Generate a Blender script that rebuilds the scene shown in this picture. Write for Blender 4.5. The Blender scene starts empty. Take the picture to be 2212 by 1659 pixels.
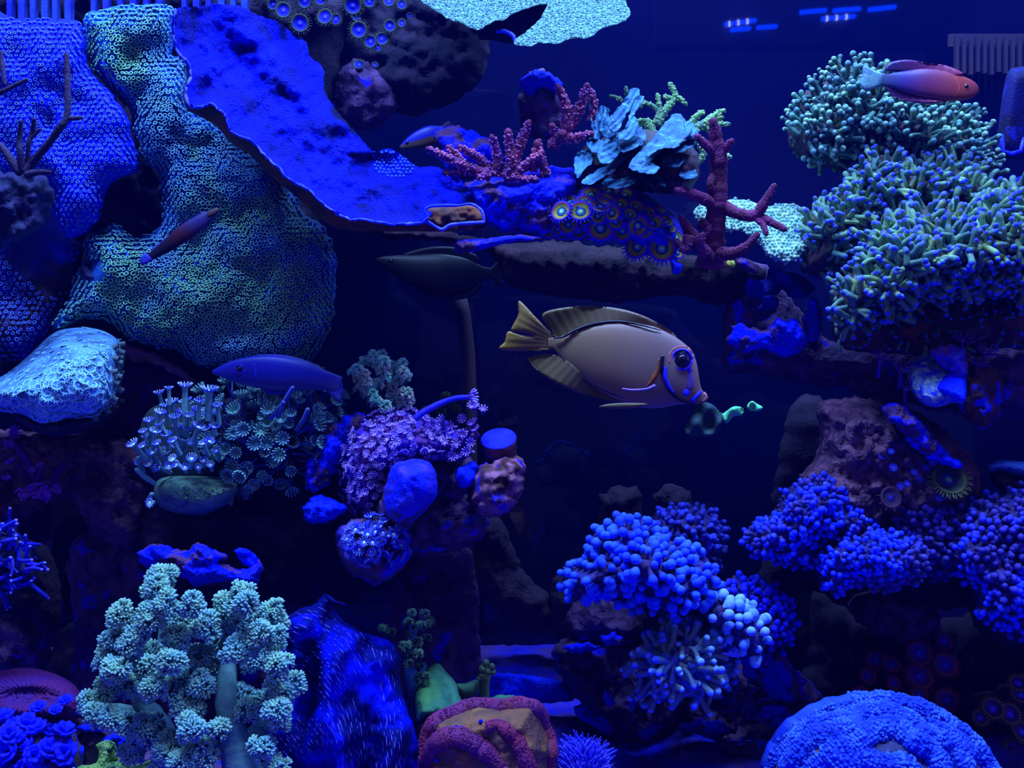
import bpy, math, random
import numpy as np
from mathutils import Vector, Matrix
from mathutils.geometry import delaunay_2d_cdt

# ------------------------------------------------------------------ camera, light, exposure
FPX, CAM_Y, CAM_Z = 2130.0, -0.45, 0.33          # focal length in pixels of the 2212 x 1659 frame
scene = bpy.context.scene
cam_data = bpy.data.cameras.new('camera')
cam = bpy.data.objects.new('camera', cam_data)
scene.collection.objects.link(cam)
cam.location = (0, CAM_Y, CAM_Z)
cam.rotation_euler = (math.pi / 2, 0, 0)
cam_data.sensor_width = 36.0
cam_data.lens = 36.0 * FPX / 2212.0
cam_data.clip_start = 0.01
cam_data.clip_end = 20
scene.camera = cam

LC = np.array((0.24, 0.46, 1.0))                  # colour of the reef lamps
world = bpy.data.worlds.new('world'); scene.world = world
world.use_nodes = True
wb = world.node_tree.nodes['Background']
wb.inputs[0].default_value = (0.13, 0.15, 1.0, 1)
wb.inputs[1].default_value = 0.17

def area(name, loc, target, size, sizey, power, col=LC):
    d = bpy.data.lights.new(name, 'AREA'); d.shape = 'RECTANGLE'
    d.size = size; d.size_y = sizey; d.energy = power; d.color = tuple(float(c) for c in col)
    o = bpy.data.objects.new(name, d); scene.collection.objects.link(o)
    o.location = loc
    o.rotation_euler = (Vector(target) - Vector(loc)).to_track_quat('-Z', 'Y').to_euler()
    return o
area('reef_light_left', (-0.42, -0.05, 1.5), (-0.40, 0.45, 0.2), 0.42, 0.18, 27.0)
area('reef_light_middle', (0.08, -0.05, 1.5), (0.08, 0.45, 0.2), 0.30, 0.18, 18.0)
area('reef_light_right', (0.50, -0.05, 1.5), (0.48, 0.45, 0.2), 0.30, 0.18, 19.5)
area('fill_light_back', (0.26, 0.66, 1.45), (0.16, 0.50, 0.0), 0.9, 0.12, 26.0)  # added fill lamp above the back, brightens the rear sand and coral tops
area('fill_light_front', (0.3, -1.6, 2.3), (0, 0.3, 0.3), 0.8, 0.8, 4.5, (0.22, 0.34, 1.0))  # added fill from outside the tank to lift the front faces
area('fill_light_left', (-2.25, -1.6, 0.75), (-0.2, 0.4, 0.25), 0.4, 1.0, 4.5, (0.30, 0.34, 1.0))  # added side fill, unseen, brightens the dark rocks at lower left
area('fill_light_right', (2.25, -1.6, 0.75), (0.3, 0.4, 0.25), 0.4, 1.0, 4.5, (0.30, 0.32, 1.0))  # added side fill, unseen, brightens the dim lower right

vs = scene.view_settings
scene.display_settings.display_device = 'sRGB'
vs.view_transform = 'Standard'; vs.look = 'None'
vs.exposure = 0.0; vs.gamma = 1.0; vs.use_curve_mapping = False
scene.cycles.max_bounces = 4
scene.cycles.diffuse_bounces = 2
scene.cycles.glossy_bounces = 2
scene.cycles.transparent_max_bounces = 6
scene.cycles.caustics_reflective = False
scene.cycles.caustics_refractive = False

RNG = np.random.default_rng(7)
random.seed(7)

# ------------------------------------------------------------------ numeric helpers
def W(px, py, D):
    px = np.asarray(px, float); py = np.asarray(py, float); D = np.asarray(D, float)
    return np.stack([(px - 1106) / FPX * D, D + CAM_Y + 0 * px, (829.5 - py) / FPX * D + CAM_Z], -1)

_perm = np.random.default_rng(3).permutation(256); _perm = np.concatenate([_perm, _perm, _perm])
_grad = np.random.default_rng(4).normal(size=(256, 3)); _grad /= np.linalg.norm(_grad, axis=1)[:, None]
def perlin(p):
    p = np.asarray(p, float); i = np.floor(p).astype(int); f = p - i; i &= 255
    u = f * f * f * (f * (f * 6 - 15) + 10); out = 0
    for dx in (0, 1):
        for dy in (0, 1):
            for dz in (0, 1):
                h = _perm[_perm[_perm[(i[..., 0] + dx) & 255] + ((i[..., 1] + dy) & 255)] + ((i[..., 2] + dz) & 255)] & 255
                g = _grad[h]
                d = f - np.array((dx, dy, dz))
                w = (u[..., 0] if dx else 1 - u[..., 0]) * (u[..., 1] if dy else 1 - u[..., 1]) * (u[..., 2] if dz else 1 - u[..., 2])
                out = out + w * (g * d).sum(-1)
    return out * 1.6
def fbm(p, octv=3, gain=0.5):
    p = np.asarray(p, float); a = 1; s = 0
    for k in range(octv):
        s = s + a * perlin(p * 2 ** k + 17.3 * k); a *= gain
    return s
def n2(x, y, f, seed=0, octv=3):
    return fbm(np.stack([np.asarray(x) * f, np.asarray(y) * f, np.full(np.shape(x), seed * 3.7 + .5)], -1), octv)

def catmull(P, closed, step):
    P = np.asarray(P, float); n = len(P); out = []
    rng = range(n if closed else n - 1)
    for i in rng:
        if closed: a, b, c, d = P[i - 1], P[i], P[(i + 1) % n], P[(i + 2) % n]
        else: a, b, c, d = P[max(i - 1, 0)], P[i], P[i + 1], P[min(i + 2, n - 1)]
        k = max(1, int(np.linalg.norm((c - b)[:2]) / step))
        t = (np.arange(k) / k)[:, None]
        out.append(0.5 * ((2 * b) + (-a + c) * t + (2 * a - 5 * b + 4 * c - d) * t ** 2 + (-a + 3 * b - 3 * c + d) * t ** 3))
    out = np.concatenate(out)
    if not closed: out = np.vstack([out, P[-1:]])
    return out

def inside(poly, x, y):
    r = np.zeros(x.shape, bool); n = len(poly)
    for i in range(n):
        x1, y1 = poly[i - 1]; x2, y2 = poly[i]
        if y1 == y2: continue
        c = (y1 > y) != (y2 > y)
        r ^= c & (x < (x2 - x1) * (y - y1) / (y2 - y1) + x1)
    return r
def edgedist(poly, x, y):
    d = np.full(x.shape, 1e9); n = len(poly)
    for i in range(n):
        a = poly[i - 1]; b = poly[i]; ab = b - a; L = (ab ** 2).sum() + 1e-9
        t = np.clip(((x - a[0]) * ab[0] + (y - a[1]) * ab[1]) / L, 0, 1)
        d = np.minimum(d, (x - a[0] - t * ab[0]) ** 2 + (y - a[1] - t * ab[1]) ** 2)
    return np.sqrt(d)
def hexpts(poly, s, jit=0.25, margin=0.0, rng=RNG):
    x0, y0 = poly.min(0); x1, y1 = poly.max(0)
    ys = np.arange(y0, y1, s * .866); xs = np.arange(x0, x1, s)
    X, Y = np.meshgrid(xs, ys); X[1::2] += s / 2
    X = X.ravel() + rng.uniform(-jit, jit, X.size) * s; Y = Y.ravel() + rng.uniform(-jit, jit, Y.size) * s
    k = inside(poly, X, Y); X, Y = X[k], Y[k]
    if margin > 0:
        k = edgedist(poly, X, Y) > margin; X, Y = X[k], Y[k]
    return X, Y

class Surf:
    """A rounded body: outline and relief laid out as seen from the front glass, with a front face, a back face and its own distance."""
    def __init__(s, pts, D, T, R, back=0.7, sp=10, na=0.0, nf=0.02, tilt=(0, 0), fn=None, jit=0.0, seed=None, octv=3, smooth=True):
        s.seed = random.random() * 50 if seed is None else seed
        P = np.array([p[:2] for p in pts], float)
        s.poly = catmull(P, True, sp * 0.8) if smooth else P
        if jit:
            a = n2(s.poly[:, 0], s.poly[:, 1], 0.06, s.seed); b = n2(s.poly[:, 0], s.poly[:, 1], 0.06, s.seed + 9)
            s.poly = s.poly + jit * np.stack([a, b], 1)
        s.D, s.T, s.R, s.back, s.sp, s.na, s.nf, s.tilt, s.fn, s.octv = D, T, R, back, sp, na, nf, tilt, fn, octv
        s.c = s.poly.mean(0)
    def base(s, x, y):
        return s.D + s.tilt[0] * (x - s.c[0]) + s.tilt[1] * (y - s.c[1])
    def prof(s, x, y):
        q = np.clip(edgedist(s.poly, x, y) / s.R, 0, 1); q = np.where(inside(s.poly, x, y), q, 0)
        return np.sqrt(np.maximum(0, 1 - (1 - q) ** 2))
    def Dat(s, x, y, pr=None):
        x = np.asarray(x, float); y = np.asarray(y, float)
        if pr is None: pr = s.prof(x, y)
        d = s.base(x, y) - s.T * pr
        if s.na: d = d - s.na * n2(x, y, s.nf, s.seed, s.octv) * (0.25 + 0.75 * pr)
        if s.fn is not None: d = d + s.fn(x, y) * np.minimum(1, pr * 2)
        return d
    def mesh(s):
        X, Y = hexpts(s.poly, s.sp, 0.12, s.sp * 0.3)
        ne = len(s.poly)
        allp = np.vstack([s.poly, np.stack([X, Y], 1)])
        v, e, f, ov, oe, of = delaunay_2d_cdt([Vector(p) for p in allp], [], [list(range(ne))], 1, 1e-5)
        V = np.array([tuple(p) for p in v]); Fc = np.array([t for t in f if len(t) == 3])
        edge = np.zeros(len(V), bool)
        for i, o in enumerate(ov):
            if any(k < ne for k in o): edge[i] = True
        x, y = V[:, 0], V[:, 1]
        pr = s.prof(x, y); pr[edge] = 0
        front = W(x, y, s.Dat(x, y, pr))
        bk = W(x, y, s.base(x, y) + s.back * s.T * pr + (s.na * 0.5 * n2(x, y, s.nf, s.seed, s.octv) * .25 if s.na else 0))
        bk[edge] = front[edge]
        idx = np.arange(len(V)) + len(V); idx[edge] = np.arange(len(V))[edge]
        allv = np.vstack([front, bk])
        a = V[Fc[:, 1]] - V[Fc[:, 0]]; b = V[Fc[:, 2]] - V[Fc[:, 0]]
        flip = (a[:, 0] * b[:, 1] - a[:, 1] * b[:, 0]) > 0
        Fc[flip] = Fc[flip][:, ::-1]
        # pixel y points down, so a negative cross product faces the camera
        Fb = idx[Fc][:, ::-1]
        return allv, np.vstack([Fc[:, ::-1], Fb[:, ::-1]]) if False else np.vstack([Fc, Fb])
    def pts(s, x, y, e=3.0):
        p = W(x, y, s.Dat(x, y)); px = W(x + e, y, s.Dat(x + e, y)); py = W(x, y + e, s.Dat(x, y + e))
        n = np.cross(px - p, py - p); n /= np.linalg.norm(n, axis=1)[:, None] + 1e-12
        n[n[:, 1] > 0] *= -1
        return p, n
    def scatter(s, spacing, jit=0.3, margin=0, holes=()):
        x, y = hexpts(s.poly, spacing, jit, margin)
        for h in holes:
            k = ~inside(np.array(h, float), x, y); x, y = x[k], y[k]
        return x, y

class Geo:
    def __init__(s): s.V = []; s.F = []; s.M = []; s.n = 0
    def add(s, V, F, m=0):
        V = np.asarray(V, float); F = np.asarray(F, int)
        if not len(F): return s
        s.V.append(V); s.F.append(F + s.n); s.M.append(np.full(len(F), m) if np.isscalar(m) else np.asarray(m)); s.n += len(V)
        return s
    def arr(s): return np.vstack(s.V), np.vstack(s.F), np.concatenate(s.M)

def make_mesh(name, V, F, M=None, mats=(), smooth=True):
    me = bpy.data.meshes.new(name)
    F = np.ascontiguousarray(F, dtype=np.int32)
    me.vertices.add(len(V)); me.vertices.foreach_set('co', np.asarray(V, np.float32).ravel())
    me.loops.add(F.size); me.loops.foreach_set('vertex_index', F.ravel())
    me.polygons.add(len(F)); me.polygons.foreach_set('loop_start', np.arange(0, F.size, 3, dtype=np.int32))
    if M is not None: me.polygons.foreach_set('material_index', np.asarray(M, np.int32))
    me.update(calc_edges=True); me.validate()
    me.polygons.foreach_set('use_smooth', np.full(len(me.polygons), smooth))
    for m in mats: me.materials.append(m)
    return me

def tag(o, label=None, cat=None, group=None, kind=None):
    if label: o['label'] = label
    if cat: o['category'] = cat
    if group: o['group'] = group
    if kind: o['kind'] = kind
    return o
def thing(name, label, cat, loc, group=None):
    o = bpy.data.objects.new(name, None); scene.collection.objects.link(o)
    o.location = Vector([float(c) for c in loc]); o.empty_display_size = 0.01
    return tag(o, label, cat, group)
def wl(o):
    v = Vector(o.location)
    while o.parent: o = o.parent; v += o.location
    return np.array(v)
def part(name, V, F, mats, parent=None, M=None, label=None, kind=None, smooth=True, origin=None):
    """links one mesh object; V is in world space"""
    V = np.asarray(V, float)
    if not isinstance(mats, (list, tuple)): mats = [mats]
    if origin is None: origin = V.mean(0)
    base = wl(parent) if parent is not None else np.zeros(3)
    o = bpy.data.objects.new(name, make_mesh(name, V - origin, F, M, mats, smooth))
    scene.collection.objects.link(o)
    if parent is not None: o.parent = parent
    o.location = Vector((origin - base).tolist())
    return tag(o, label, kind=kind)

# ------------------------------------------------------------------ templates (z up, unit size)
def revolve(prof, seg=8, mprof=None, close_bottom=False, lobes=0, lobamp=0.0):
    a = np.arange(seg) * 2 * math.pi / seg
    k = 1 + (lobamp * np.cos(a * lobes) if lobes else 0 * a)
    V = []; F = []; M = []
    for r, z in prof: V.append(np.stack([r * k * np.cos(a), r * k * np.sin(a), np.full(seg, z)], 1))
    n = len(prof)
    for i in range(n - 1):
        for j in range(seg):
            p, q = i * seg + j, i * seg + (j + 1) % seg
            F += [(p, q, q + seg), (p, q + seg, p + seg)]; M += [mprof[i] if mprof else 0] * 2
    V = np.vstack(V)
    V = np.vstack([V, [[0, 0, prof[-1][1]]]]); c = len(V) - 1
    for j in range(seg):
        F.append(((n - 1) * seg + j, (n - 1) * seg + (j + 1) % seg, c)); M.append(mprof[-1] if mprof else 0)
    return V, np.array(F), np.array(M)
def tube(path, rad, seg=8, cap=True, m=0):
    P = np.asarray(path, float); n = len(P); rad = np.broadcast_to(np.asarray(rad, float), (n,)).copy()
    T = np.gradient(P, axis=0); T /= np.linalg.norm(T, axis=1)[:, None] + 1e-12
    if cap:
        e = P[-1] + T[-1] * rad[-1] * 0.55; e2 = P[-1] + T[-1] * rad[-1] * 0.92
        P = np.vstack([P, e, e2]); T = np.vstack([T, T[-1], T[-1]]); rad = np.append(rad, [rad[-1] * 0.8, rad[-1] * 0.35]); n += 2
    u = np.cross(T[0], (0, 0, 1)); 
    if np.linalg.norm(u) < 0.1: u = np.cross(T[0], (1, 0, 0))
    u /= np.linalg.norm(u); a = np.arange(seg) * 2 * math.pi / seg; V = []
    for i in range(n):
        u = u - T[i] * u.dot(T[i]); u /= np.linalg.norm(u) + 1e-12; w = np.cross(T[i], u)
        V.append(P[i] + rad[i] * (np.cos(a)[:, None] * u + np.sin(a)[:, None] * w))
    V = np.vstack(V + [P[-1:] + (T[-1:] * rad[-1] * .2 if cap else 0), P[:1]]); F = []
    j = np.arange(seg); j2 = (j + 1) % seg
    for i in range(n - 1):
        p = i * seg + j; q = i * seg + j2
        F.append(np.stack([p, q, q + seg], 1)); F.append(np.stack([p, q + seg, p + seg], 1))
    F.append(np.stack([(n - 1) * seg + j, (n - 1) * seg + j2, np.full(seg, n * seg)], 1))
    F.append(np.stack([j2, j, np.full(seg, n * seg + 1)], 1))
    return V, np.vstack(F)
def ball(seg=8, rings=5, z0=0.0):
    pr = [(max(0.001, math.sin(math.pi * (i + .5) / rings)), z0 - math.cos(math.pi * (i + .5) / rings)) for i in range(rings)]
    return revolve(pr, seg)

def frames(dirs, rng=RNG):
    d = dirs / (np.linalg.norm(dirs, axis=1)[:, None] + 1e-12)
    r = rng.normal(size=d.shape); u = np.cross(d, r); u /= np.linalg.norm(u, axis=1)[:, None] + 1e-12
    v = np.cross(d, u)
    return np.stack([u, v, d], 2)          # columns are the local axes
def joined(tmpls, pos, dirs, scale, rng=RNG):
    """many copies of templates as one array triple"""
    g = Geo(); R = frames(dirs, rng); sc = np.broadcast_to(np.asarray(scale, float), (len(pos),)) if np.ndim(scale) < 2 else np.asarray(scale)
    pick = rng.integers(0, len(tmpls), len(pos))
    for t, (V, F, M) in enumerate(tmpls):
        k = np.where(pick == t)[0]
        if not len(k): continue
        s_ = sc[k][:, None, None] if sc.ndim == 1 else sc[k][:, None, :]
        X = np.einsum('nij,nvj->nvi', R[k], V[None] * s_) + pos[k][:, None, :]
        Fk = F[None] + (np.arange(len(k)) * len(V))[:, None, None]
        g.add(X.reshape(-1, 3), Fk.reshape(-1, 3), np.tile(M, len(k)))
    return g.arr()
_tm = {}
def pieces(parent, name, tmpls, pos, dirs, scale, mats, limit=300, label=None, stuffname=None, rng=RNG):
    """copies of a template as parts (objects sharing mesh data), those past the limit as one stuff part"""
    n = len(pos)
    if n == 0: return []
    scale = np.broadcast_to(np.asarray(scale, float), (n,))
    size = scale / np.linalg.norm(pos - np.array((0, CAM_Y, CAM_Z)), axis=1)
    order = np.argsort(-size) if n > limit else np.arange(n)
    big, rest = order[:limit], order[limit:]
    keys = []
    for t in tmpls:
        k = (id(t[0]), tuple(m.name for m in mats))
        if k not in _tm: _tm[k] = make_mesh(name, t[0], t[1], t[2], mats)
        keys.append(_tm[k])
    R = frames(dirs[big], rng); base = wl(parent); out = []
    for i, k in enumerate(big):
        o = bpy.data.objects.new(name, keys[rng.integers(0, len(keys))]); scene.collection.objects.link(o)
        o.parent = parent
        o.location = (pos[k] - base).tolist()
        o.rotation_mode = 'QUATERNION'; o.rotation_quaternion = Matrix(R[i].tolist()).to_quaternion()
        s = float(scale[k]); o.scale = (s, s, s)
        if label: o['label'] = label
        out.append(o)
    if len(rest):
        V, F, M = joined(tmpls, pos[rest], dirs[rest], scale[rest], rng)
        part(stuffname or name, V, F, mats, parent, M, kind='stuff')
    return out

# ------------------------------------------------------------------ materials
def lin(c):
    c = np.asarray(c, float) / 255
    return np.where(c <= 0.04045, c / 12.92, ((c + 0.055) / 1.055) ** 2.4)
def albedo(c, k=1.0):
    """surface colour that looks like sRGB c under the reef lamps"""
    return tuple(np.clip(lin(c) / LC * k, 0.0, 0.95)) + (1.0,)
def mat(name, c1, c2=None, c3=None, scale=60.0, thr=(0.42, 0.58), rough=0.75, bump=0.3, bscale=400.0, spec=0.25, k=1.0, detail=4.0, lines=None, sheen=0.0, thr3=(0.55, 0.7), sc3=None, bdist=0.002):
    m = bpy.data.materials.new(name); m.use_nodes = True; nt = m.node_tree; N = nt.nodes; L = nt.links
    b = N['Principled BSDF']; b.inputs['Roughness'].default_value = rough
    b.inputs['Specular IOR Level'].default_value = spec
    b.inputs['Base Color'].default_value = albedo(c1, k)
    tc = N.new('ShaderNodeNewGeometry').outputs['Position']
    def ramp(sc, t, seedoff):
        mp = N.new('ShaderNodeVectorMath'); mp.operation = 'ADD'; L.new(tc, mp.inputs[0]); mp.inputs[1].default_value = (seedoff, seedoff * .7, 0)
        n = N.new('ShaderNodeTexNoise'); n.inputs['Scale'].default_value = sc; n.inputs['Detail'].default_value = detail
        L.new(mp.outputs[0], n.inputs['Vector'])
        r = N.new('ShaderNodeMapRange'); r.inputs['From Min'].default_value = t[0]; r.inputs['From Max'].default_value = t[1]
        L.new(n.outputs['Fac'], r.inputs['Value']); return r.outputs['Result']
    col = None
    if c2 is not None:
        mx = N.new('ShaderNodeMix'); mx.data_type = 'RGBA'
        mx.inputs[6].default_value = albedo(c1, k); mx.inputs[7].default_value = albedo(c2, k)
        L.new(ramp(scale, thr, len(name)), mx.inputs[0]); col = mx.outputs[2]
        if c3 is not None:
            m2 = N.new('ShaderNodeMix'); m2.data_type = 'RGBA'; L.new(col, m2.inputs[6]); m2.inputs[7].default_value = albedo(c3, k)
            L.new(ramp(sc3 or scale * 1.7, thr3, 5.3 + len(name)), m2.inputs[0]); col = m2.outputs[2]
        L.new(col, b.inputs['Base Color'])
    if bump:
        n = N.new('ShaderNodeTexNoise'); n.inputs['Scale'].default_value = bscale; n.inputs['Detail'].default_value = 3
        L.new(tc, n.inputs['Vector'])
        bp = N.new('ShaderNodeBump'); bp.inputs['Strength'].default_value = bump; bp.inputs['Distance'].default_value = bdist
        L.new(n.outputs['Fac'], bp.inputs['Height']); L.new(bp.outputs['Normal'], b.inputs['Normal'])
    return m
def emis(name, col, st):
    m = bpy.data.materials.new(name); m.use_nodes = True; N = m.node_tree.nodes; N.remove(N['Principled BSDF'])
    e = N.new('ShaderNodeEmission'); e.inputs[0].default_value = (*col, 1); e.inputs[1].default_value = st
    m.node_tree.links.new(e.outputs[0], N['Material Output'].inputs[0]); return m

# sea water: a thin blue-scattering haze fills the tank
wm = bpy.data.materials.new('water'); wm.use_nodes = True
wn = wm.node_tree.nodes; wn.remove(wn['Principled BSDF'])
vsc = wn.new('ShaderNodeVolumeScatter'); vsc.inputs['Color'].default_value = (0.02, 0.045, 1.0, 1); vsc.inputs['Density'].default_value = 0.045; vsc.inputs['Anisotropy'].default_value = 0.0
wm.node_tree.links.new(vsc.outputs[0], wn['Material Output'].inputs['Volume'])
M_ROCK = mat('rock', (28, 25, 82), (46, 40, 108), (10, 8, 210), scale=80, k=1.3, rough=0.9, bump=1.0, bdist=.005, bscale=150, thr3=(0.60, 0.66), sc3=38)
M_ROCKD = mat('rock_dark', (10, 11, 46), (22, 20, 62), scale=40, k=.7, rough=0.9, bump=0.8, bscale=200)
M_ROCKB = mat('rock_brown', (40, 30, 74), (60, 50, 100), (24, 22, 78), scale=90, k=1.25, rough=0.9, bump=1.0, bdist=.006, bscale=150, detail=8)
M_ROCKBLUE = mat('rock_blue_crust', (0, 12, 255), (10, 20, 225), (44, 34, 100), scale=60, rough=0.85, bump=1.0, bdist=.005, bscale=200, thr3=(0.50, 0.58), sc3=50, spec=.1)
M_VIVID = mat('vivid_blue', (0, 12, 255), (4, 25, 235), scale=80, rough=0.8, bump=0.8, bdist=.004, bscale=260, spec=.1)

# ------------------------------------------------------------------ the tank
M_BACK = mat('back_pane', (0, 2, 34), (1, 3, 42), scale=3, rough=0.035, bump=0.0, spec=0.5)
M_SIDE = mat('side_pane', (6, 6, 60), rough=0.3, bump=0.0)
M_SAND = mat('sand', (12, 16, 200), (34, 30, 130), (0, 12, 255), scale=14, k=1.4, rough=0.95, bump=1.0, bscale=700, thr3=(0.56, 0.63), sc3=12)
def boxarr(c, h):
    c = np.array(c, float); h = np.array(h, float)
    V = np.array([(x, y, z) for x in (-1, 1) for y in (-1, 1) for z in (-1, 1)]) * h + c
    Q = [(0, 1, 3, 2), (4, 6, 7, 5), (0, 4, 5, 1), (2, 3, 7, 6), (0, 2, 6, 4), (1, 5, 7, 3)]
    F = [t for q in Q for t in ((q[0], q[1], q[2]), (q[0], q[2], q[3]))]
    return V, np.array(F)
def struct(name, V, F, m):
    return tag(part(name, V, F, m, smooth=False, origin=np.zeros(3)), kind='structure')
struct('wall_back', *boxarr((0, 0.81, 0.48), (0.98, 0.01, 0.5)), M_BACK)
struct('wall_left', *boxarr((-0.97, 0.4, 0.48), (0.01, 0.4, 0.5)), M_SIDE)
struct('wall_right', *boxarr((0.97, 0.4, 0.48), (0.01, 0.4, 0.5)), M_SIDE)
gx, gy = np.meshgrid(np.linspace(-0.96, 0.96, 260), np.linspace(0.0, 0.8, 130))
gz = 0.012 * fbm(np.stack([gx * 7, gy * 7, gx * 0], -1), 3) + 0.0025 * fbm(np.stack([gx * 90, gy * 90, gx * 0 + 3], -1), 2)
i = np.arange(129 * 259); r_, c_ = i // 259, i % 259; a_ = r_ * 260 + c_
Fg = np.vstack([np.stack([a_, a_ + 1, a_ + 261], 1), np.stack([a_, a_ + 261, a_ + 260], 1)])
o = part('floor', np.stack([gx.ravel(), gy.ravel(), gz.ravel()], 1), Fg, M_SAND, origin=np.zeros(3)); tag(o, kind='structure')

V, F = boxarr((0, 0.41, 0.48), (0.955, 0.385, 0.49)); o = part('water', V, F, wm, smooth=False, origin=np.zeros(3)); tag(o, kind='structure')
# the lamp bar above the water: its strips mirror in the back pane at the top right
M_CASE = mat('lamp_case', (20, 20, 60), rough=0.4, bump=0)
M_LED = emis('led', (0.0, 0.03, 1.0), 26.0); M_LEDW = emis('led_bright', (0.35, 0.42, 1.0), 40.0)
lamp = thing('aquarium_lamp', 'long slim reef lamp above the water with rows of blue diodes', 'lamp', (0.28, 0.30, 0.95))
def mirror_pt(px, py, Y=0.30):
    D = (1.6 - Y) - CAM_Y
    p = W(px, py, D); return np.array((p[0], Y, p[2]))
for (x0, y0, x1, y1, dots) in [(1565, 53, 1630, 44, 1), (1578, 65, 1618, 61, 0), (1635, 60, 1675, 57, 0),
                               (1728, 27, 1782, 22, 0), (1800, 23, 1856, 19, 0), (1876, 21, 1932, 15, 0), (1775, 41, 1845, 35, 1)]:
    a = mirror_pt(x0, y0); b = mirror_pt(x1, y1)
    V, F = tube(np.linspace(a, b, 6), 0.0042, 8)
    st = part('led_strip', V, F, M_LED, lamp)
    if dots:
        for k in range(3):
            c = a + (b - a) * (0.15 + 0.3 * k)
            V, F, _ = ball(8, 5); part('diode', V * 0.0046 + c, F, M_LEDW, st)
cz = mirror_pt(1750, 40)
V, F = boxarr((cz[0], 0.265, cz[2] + 0.01), (0.27, 0.02, 0.05)); part('case', V, F, M_CASE, lamp, smooth=False)

# ------------------------------------------------------------------ rocks
M_FAINT = mat('rock_faint', (26, 22, 60), (18, 17, 54), scale=60, k=.8, rough=.9, bump=1.0, bscale=150, bdist=.004)
def bump_rock(nf, na):
    return lambda x, y: -na * np.abs(n2(x, y, nf, 3, 3)) - na * 0.35 * n2(x, y, nf * 4, 8, 2)
def rock(pts, D, T, label, m=M_ROCK, R=60, na=0.012, nf=0.018, sp=9, back=1.0, tilt=(0, 0), name='live_rock', group=None, parent=None, jit=7, rough=0.004):
    s = Surf(pts, D, T, R, back=back, sp=sp, na=na, nf=nf, tilt=tilt, jit=jit, fn=bump_rock(0.035, rough), octv=4)
    V, F = s.mesh(); o = part(name, V, F, m, parent)
    if parent is None: tag(o, label, 'rock', group)
    return s, o

rock([(-120, -60), (760, -60), (740, 120), (700, 300), (690, 520), (660, 700), (600, 840), (420, 880), (200, 860), (-120, 820)], 0.99, 0.06,
     'large dark rock wall behind the star polyp mats at upper left', M_ROCKD, R=120, back=1.2, sp=14)
rock([(540, -60), (1080, -60), (1060, 40), (1050, 150), (1000, 210), (960, 230), (880, 250), (800, 210), (720, 150), (660, 60)], 1.02, 0.05,
     'dark hanging rock above the blue plate coral, crusted with button polyps', M_ROCKD, R=80)
rock([(735, 150), (790, 125), (835, 165), (858, 210), (845, 255), (800, 282), (750, 270), (722, 235)], 0.985, 0.03,
     'rounded purple-brown rock hanging below the dark button polyps', M_ROCK, R=45, sp=7, rough=0.002)
rock([(1130, 180), (1165, 150), (1210, 180), (1222, 230), (1215, 290), (1150, 300), (1120, 250)], 1.02, 0.03,
     'grey-violet rock stub with a blue crusted top behind the red branching coral', M_ROCK, R=40, sp=7, rough=0.002)
rock([(1125, 175), (1150, 152), (1190, 160), (1215, 185), (1200, 200), (1170, 190), (1150, 205), (1130, 198)], 0.985, 0.012, 'crust', M_VIVID, R=12, sp=5, rough=0.003,
     name='blue_crust_rock', group=None, jit=5)[1]['label'] = 'small bright blue crust on top of the grey-violet rock stub'
rock([(700, 470), (840, 490), (960, 500), (1090, 520), (1180, 520), (1400, 540), (1560, 555), (1650, 580), (1640, 640), (1560, 660), (1450, 640), (1330, 655), (1200, 640), (1090, 610), (1050, 540), (900, 520), (760, 500)], 0.93, 0.05,
     'dark brown overhanging rock shelf under the ringed button polyps', mat('rock_shelf', (20, 14, 42), (34, 26, 60), (10, 8, 44), scale=60, k=.7, bump=.9, bscale=220, rough=.9), R=55, sp=8, back=1.6, rough=0.006)
rock([(1000, 405), (1050, 385), (1130, 370), (1200, 360), (1260, 380), (1240, 440), (1200, 500), (1160, 520), (1110, 505), (1060, 490), (1020, 450)], 0.83, 0.035,
     'bright blue crusted rock between the blue plate and the ringed button polyps', M_ROCKBLUE, R=50, sp=6, rough=0.005)
rock([(984, 520), (1040, 516), (1110, 508), (1165, 512), (1168, 520), (1090, 528), (1040, 540), (990, 545)], 0.80, 0.015,
     'flat rock slab edge with a blue rim below the blue crusted rock', M_ROCKBLUE, R=14, sp=5, rough=0.001, jit=2)
rock([(940, 290), (985, 270), (1010, 280), (1060, 300), (1090, 340), (1060, 380), (1000, 390), (960, 360)], 0.90, 0.02,
     'small blue crusted stone behind the left red branches', M_ROCKBLUE, R=30, sp=6)
rock([(1590, 560), (1660, 580), (1700, 640), (1760, 700), (1800, 740), (1900, 740), (2010, 730), (2160, 720), (2300, 740), (2300, 880), (2160, 900), (1990, 880), (1890, 840), (1760, 835), (1650, 810), (1570, 800), (1560, 700), (1575, 620)], 0.95, 0.06,
     'long dark rock ledge under the green hammer coral', M_ROCK, R=80, sp=11, rough=0.006)
rock([(1572, 740), (1590, 700), (1640, 712), (1690, 690), (1735, 700), (1745, 740), (1720, 765), (1680, 770), (1650, 755), (1610, 760)], 0.855, 0.02,
     'vivid blue encrusted stone on the end of the dark ledge', M_ROCKBLUE, R=20, sp=5, rough=0.006)
rock([(1740, 660), (1755, 640), (1770, 660), (1775, 720), (1745, 740), (1735, 700)], 0.87, 0.015, 'narrow blue-edged rock spike beside the green hammer coral', M_ROCKBLUE, R=14, sp=5)
rock([(1770, 870), (1860, 860), (1960, 880), (2030, 920), (2090, 980), (2125, 1030), (2100, 1110), (2010, 1150), (1860, 1160), (1760, 1130), (1720, 1060), (1770, 960)], 0.86, 0.06,
     'large purple-brown rock with scattered blue crust at right', M_ROCKB, R=90, sp=8, rough=0.008)
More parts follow.
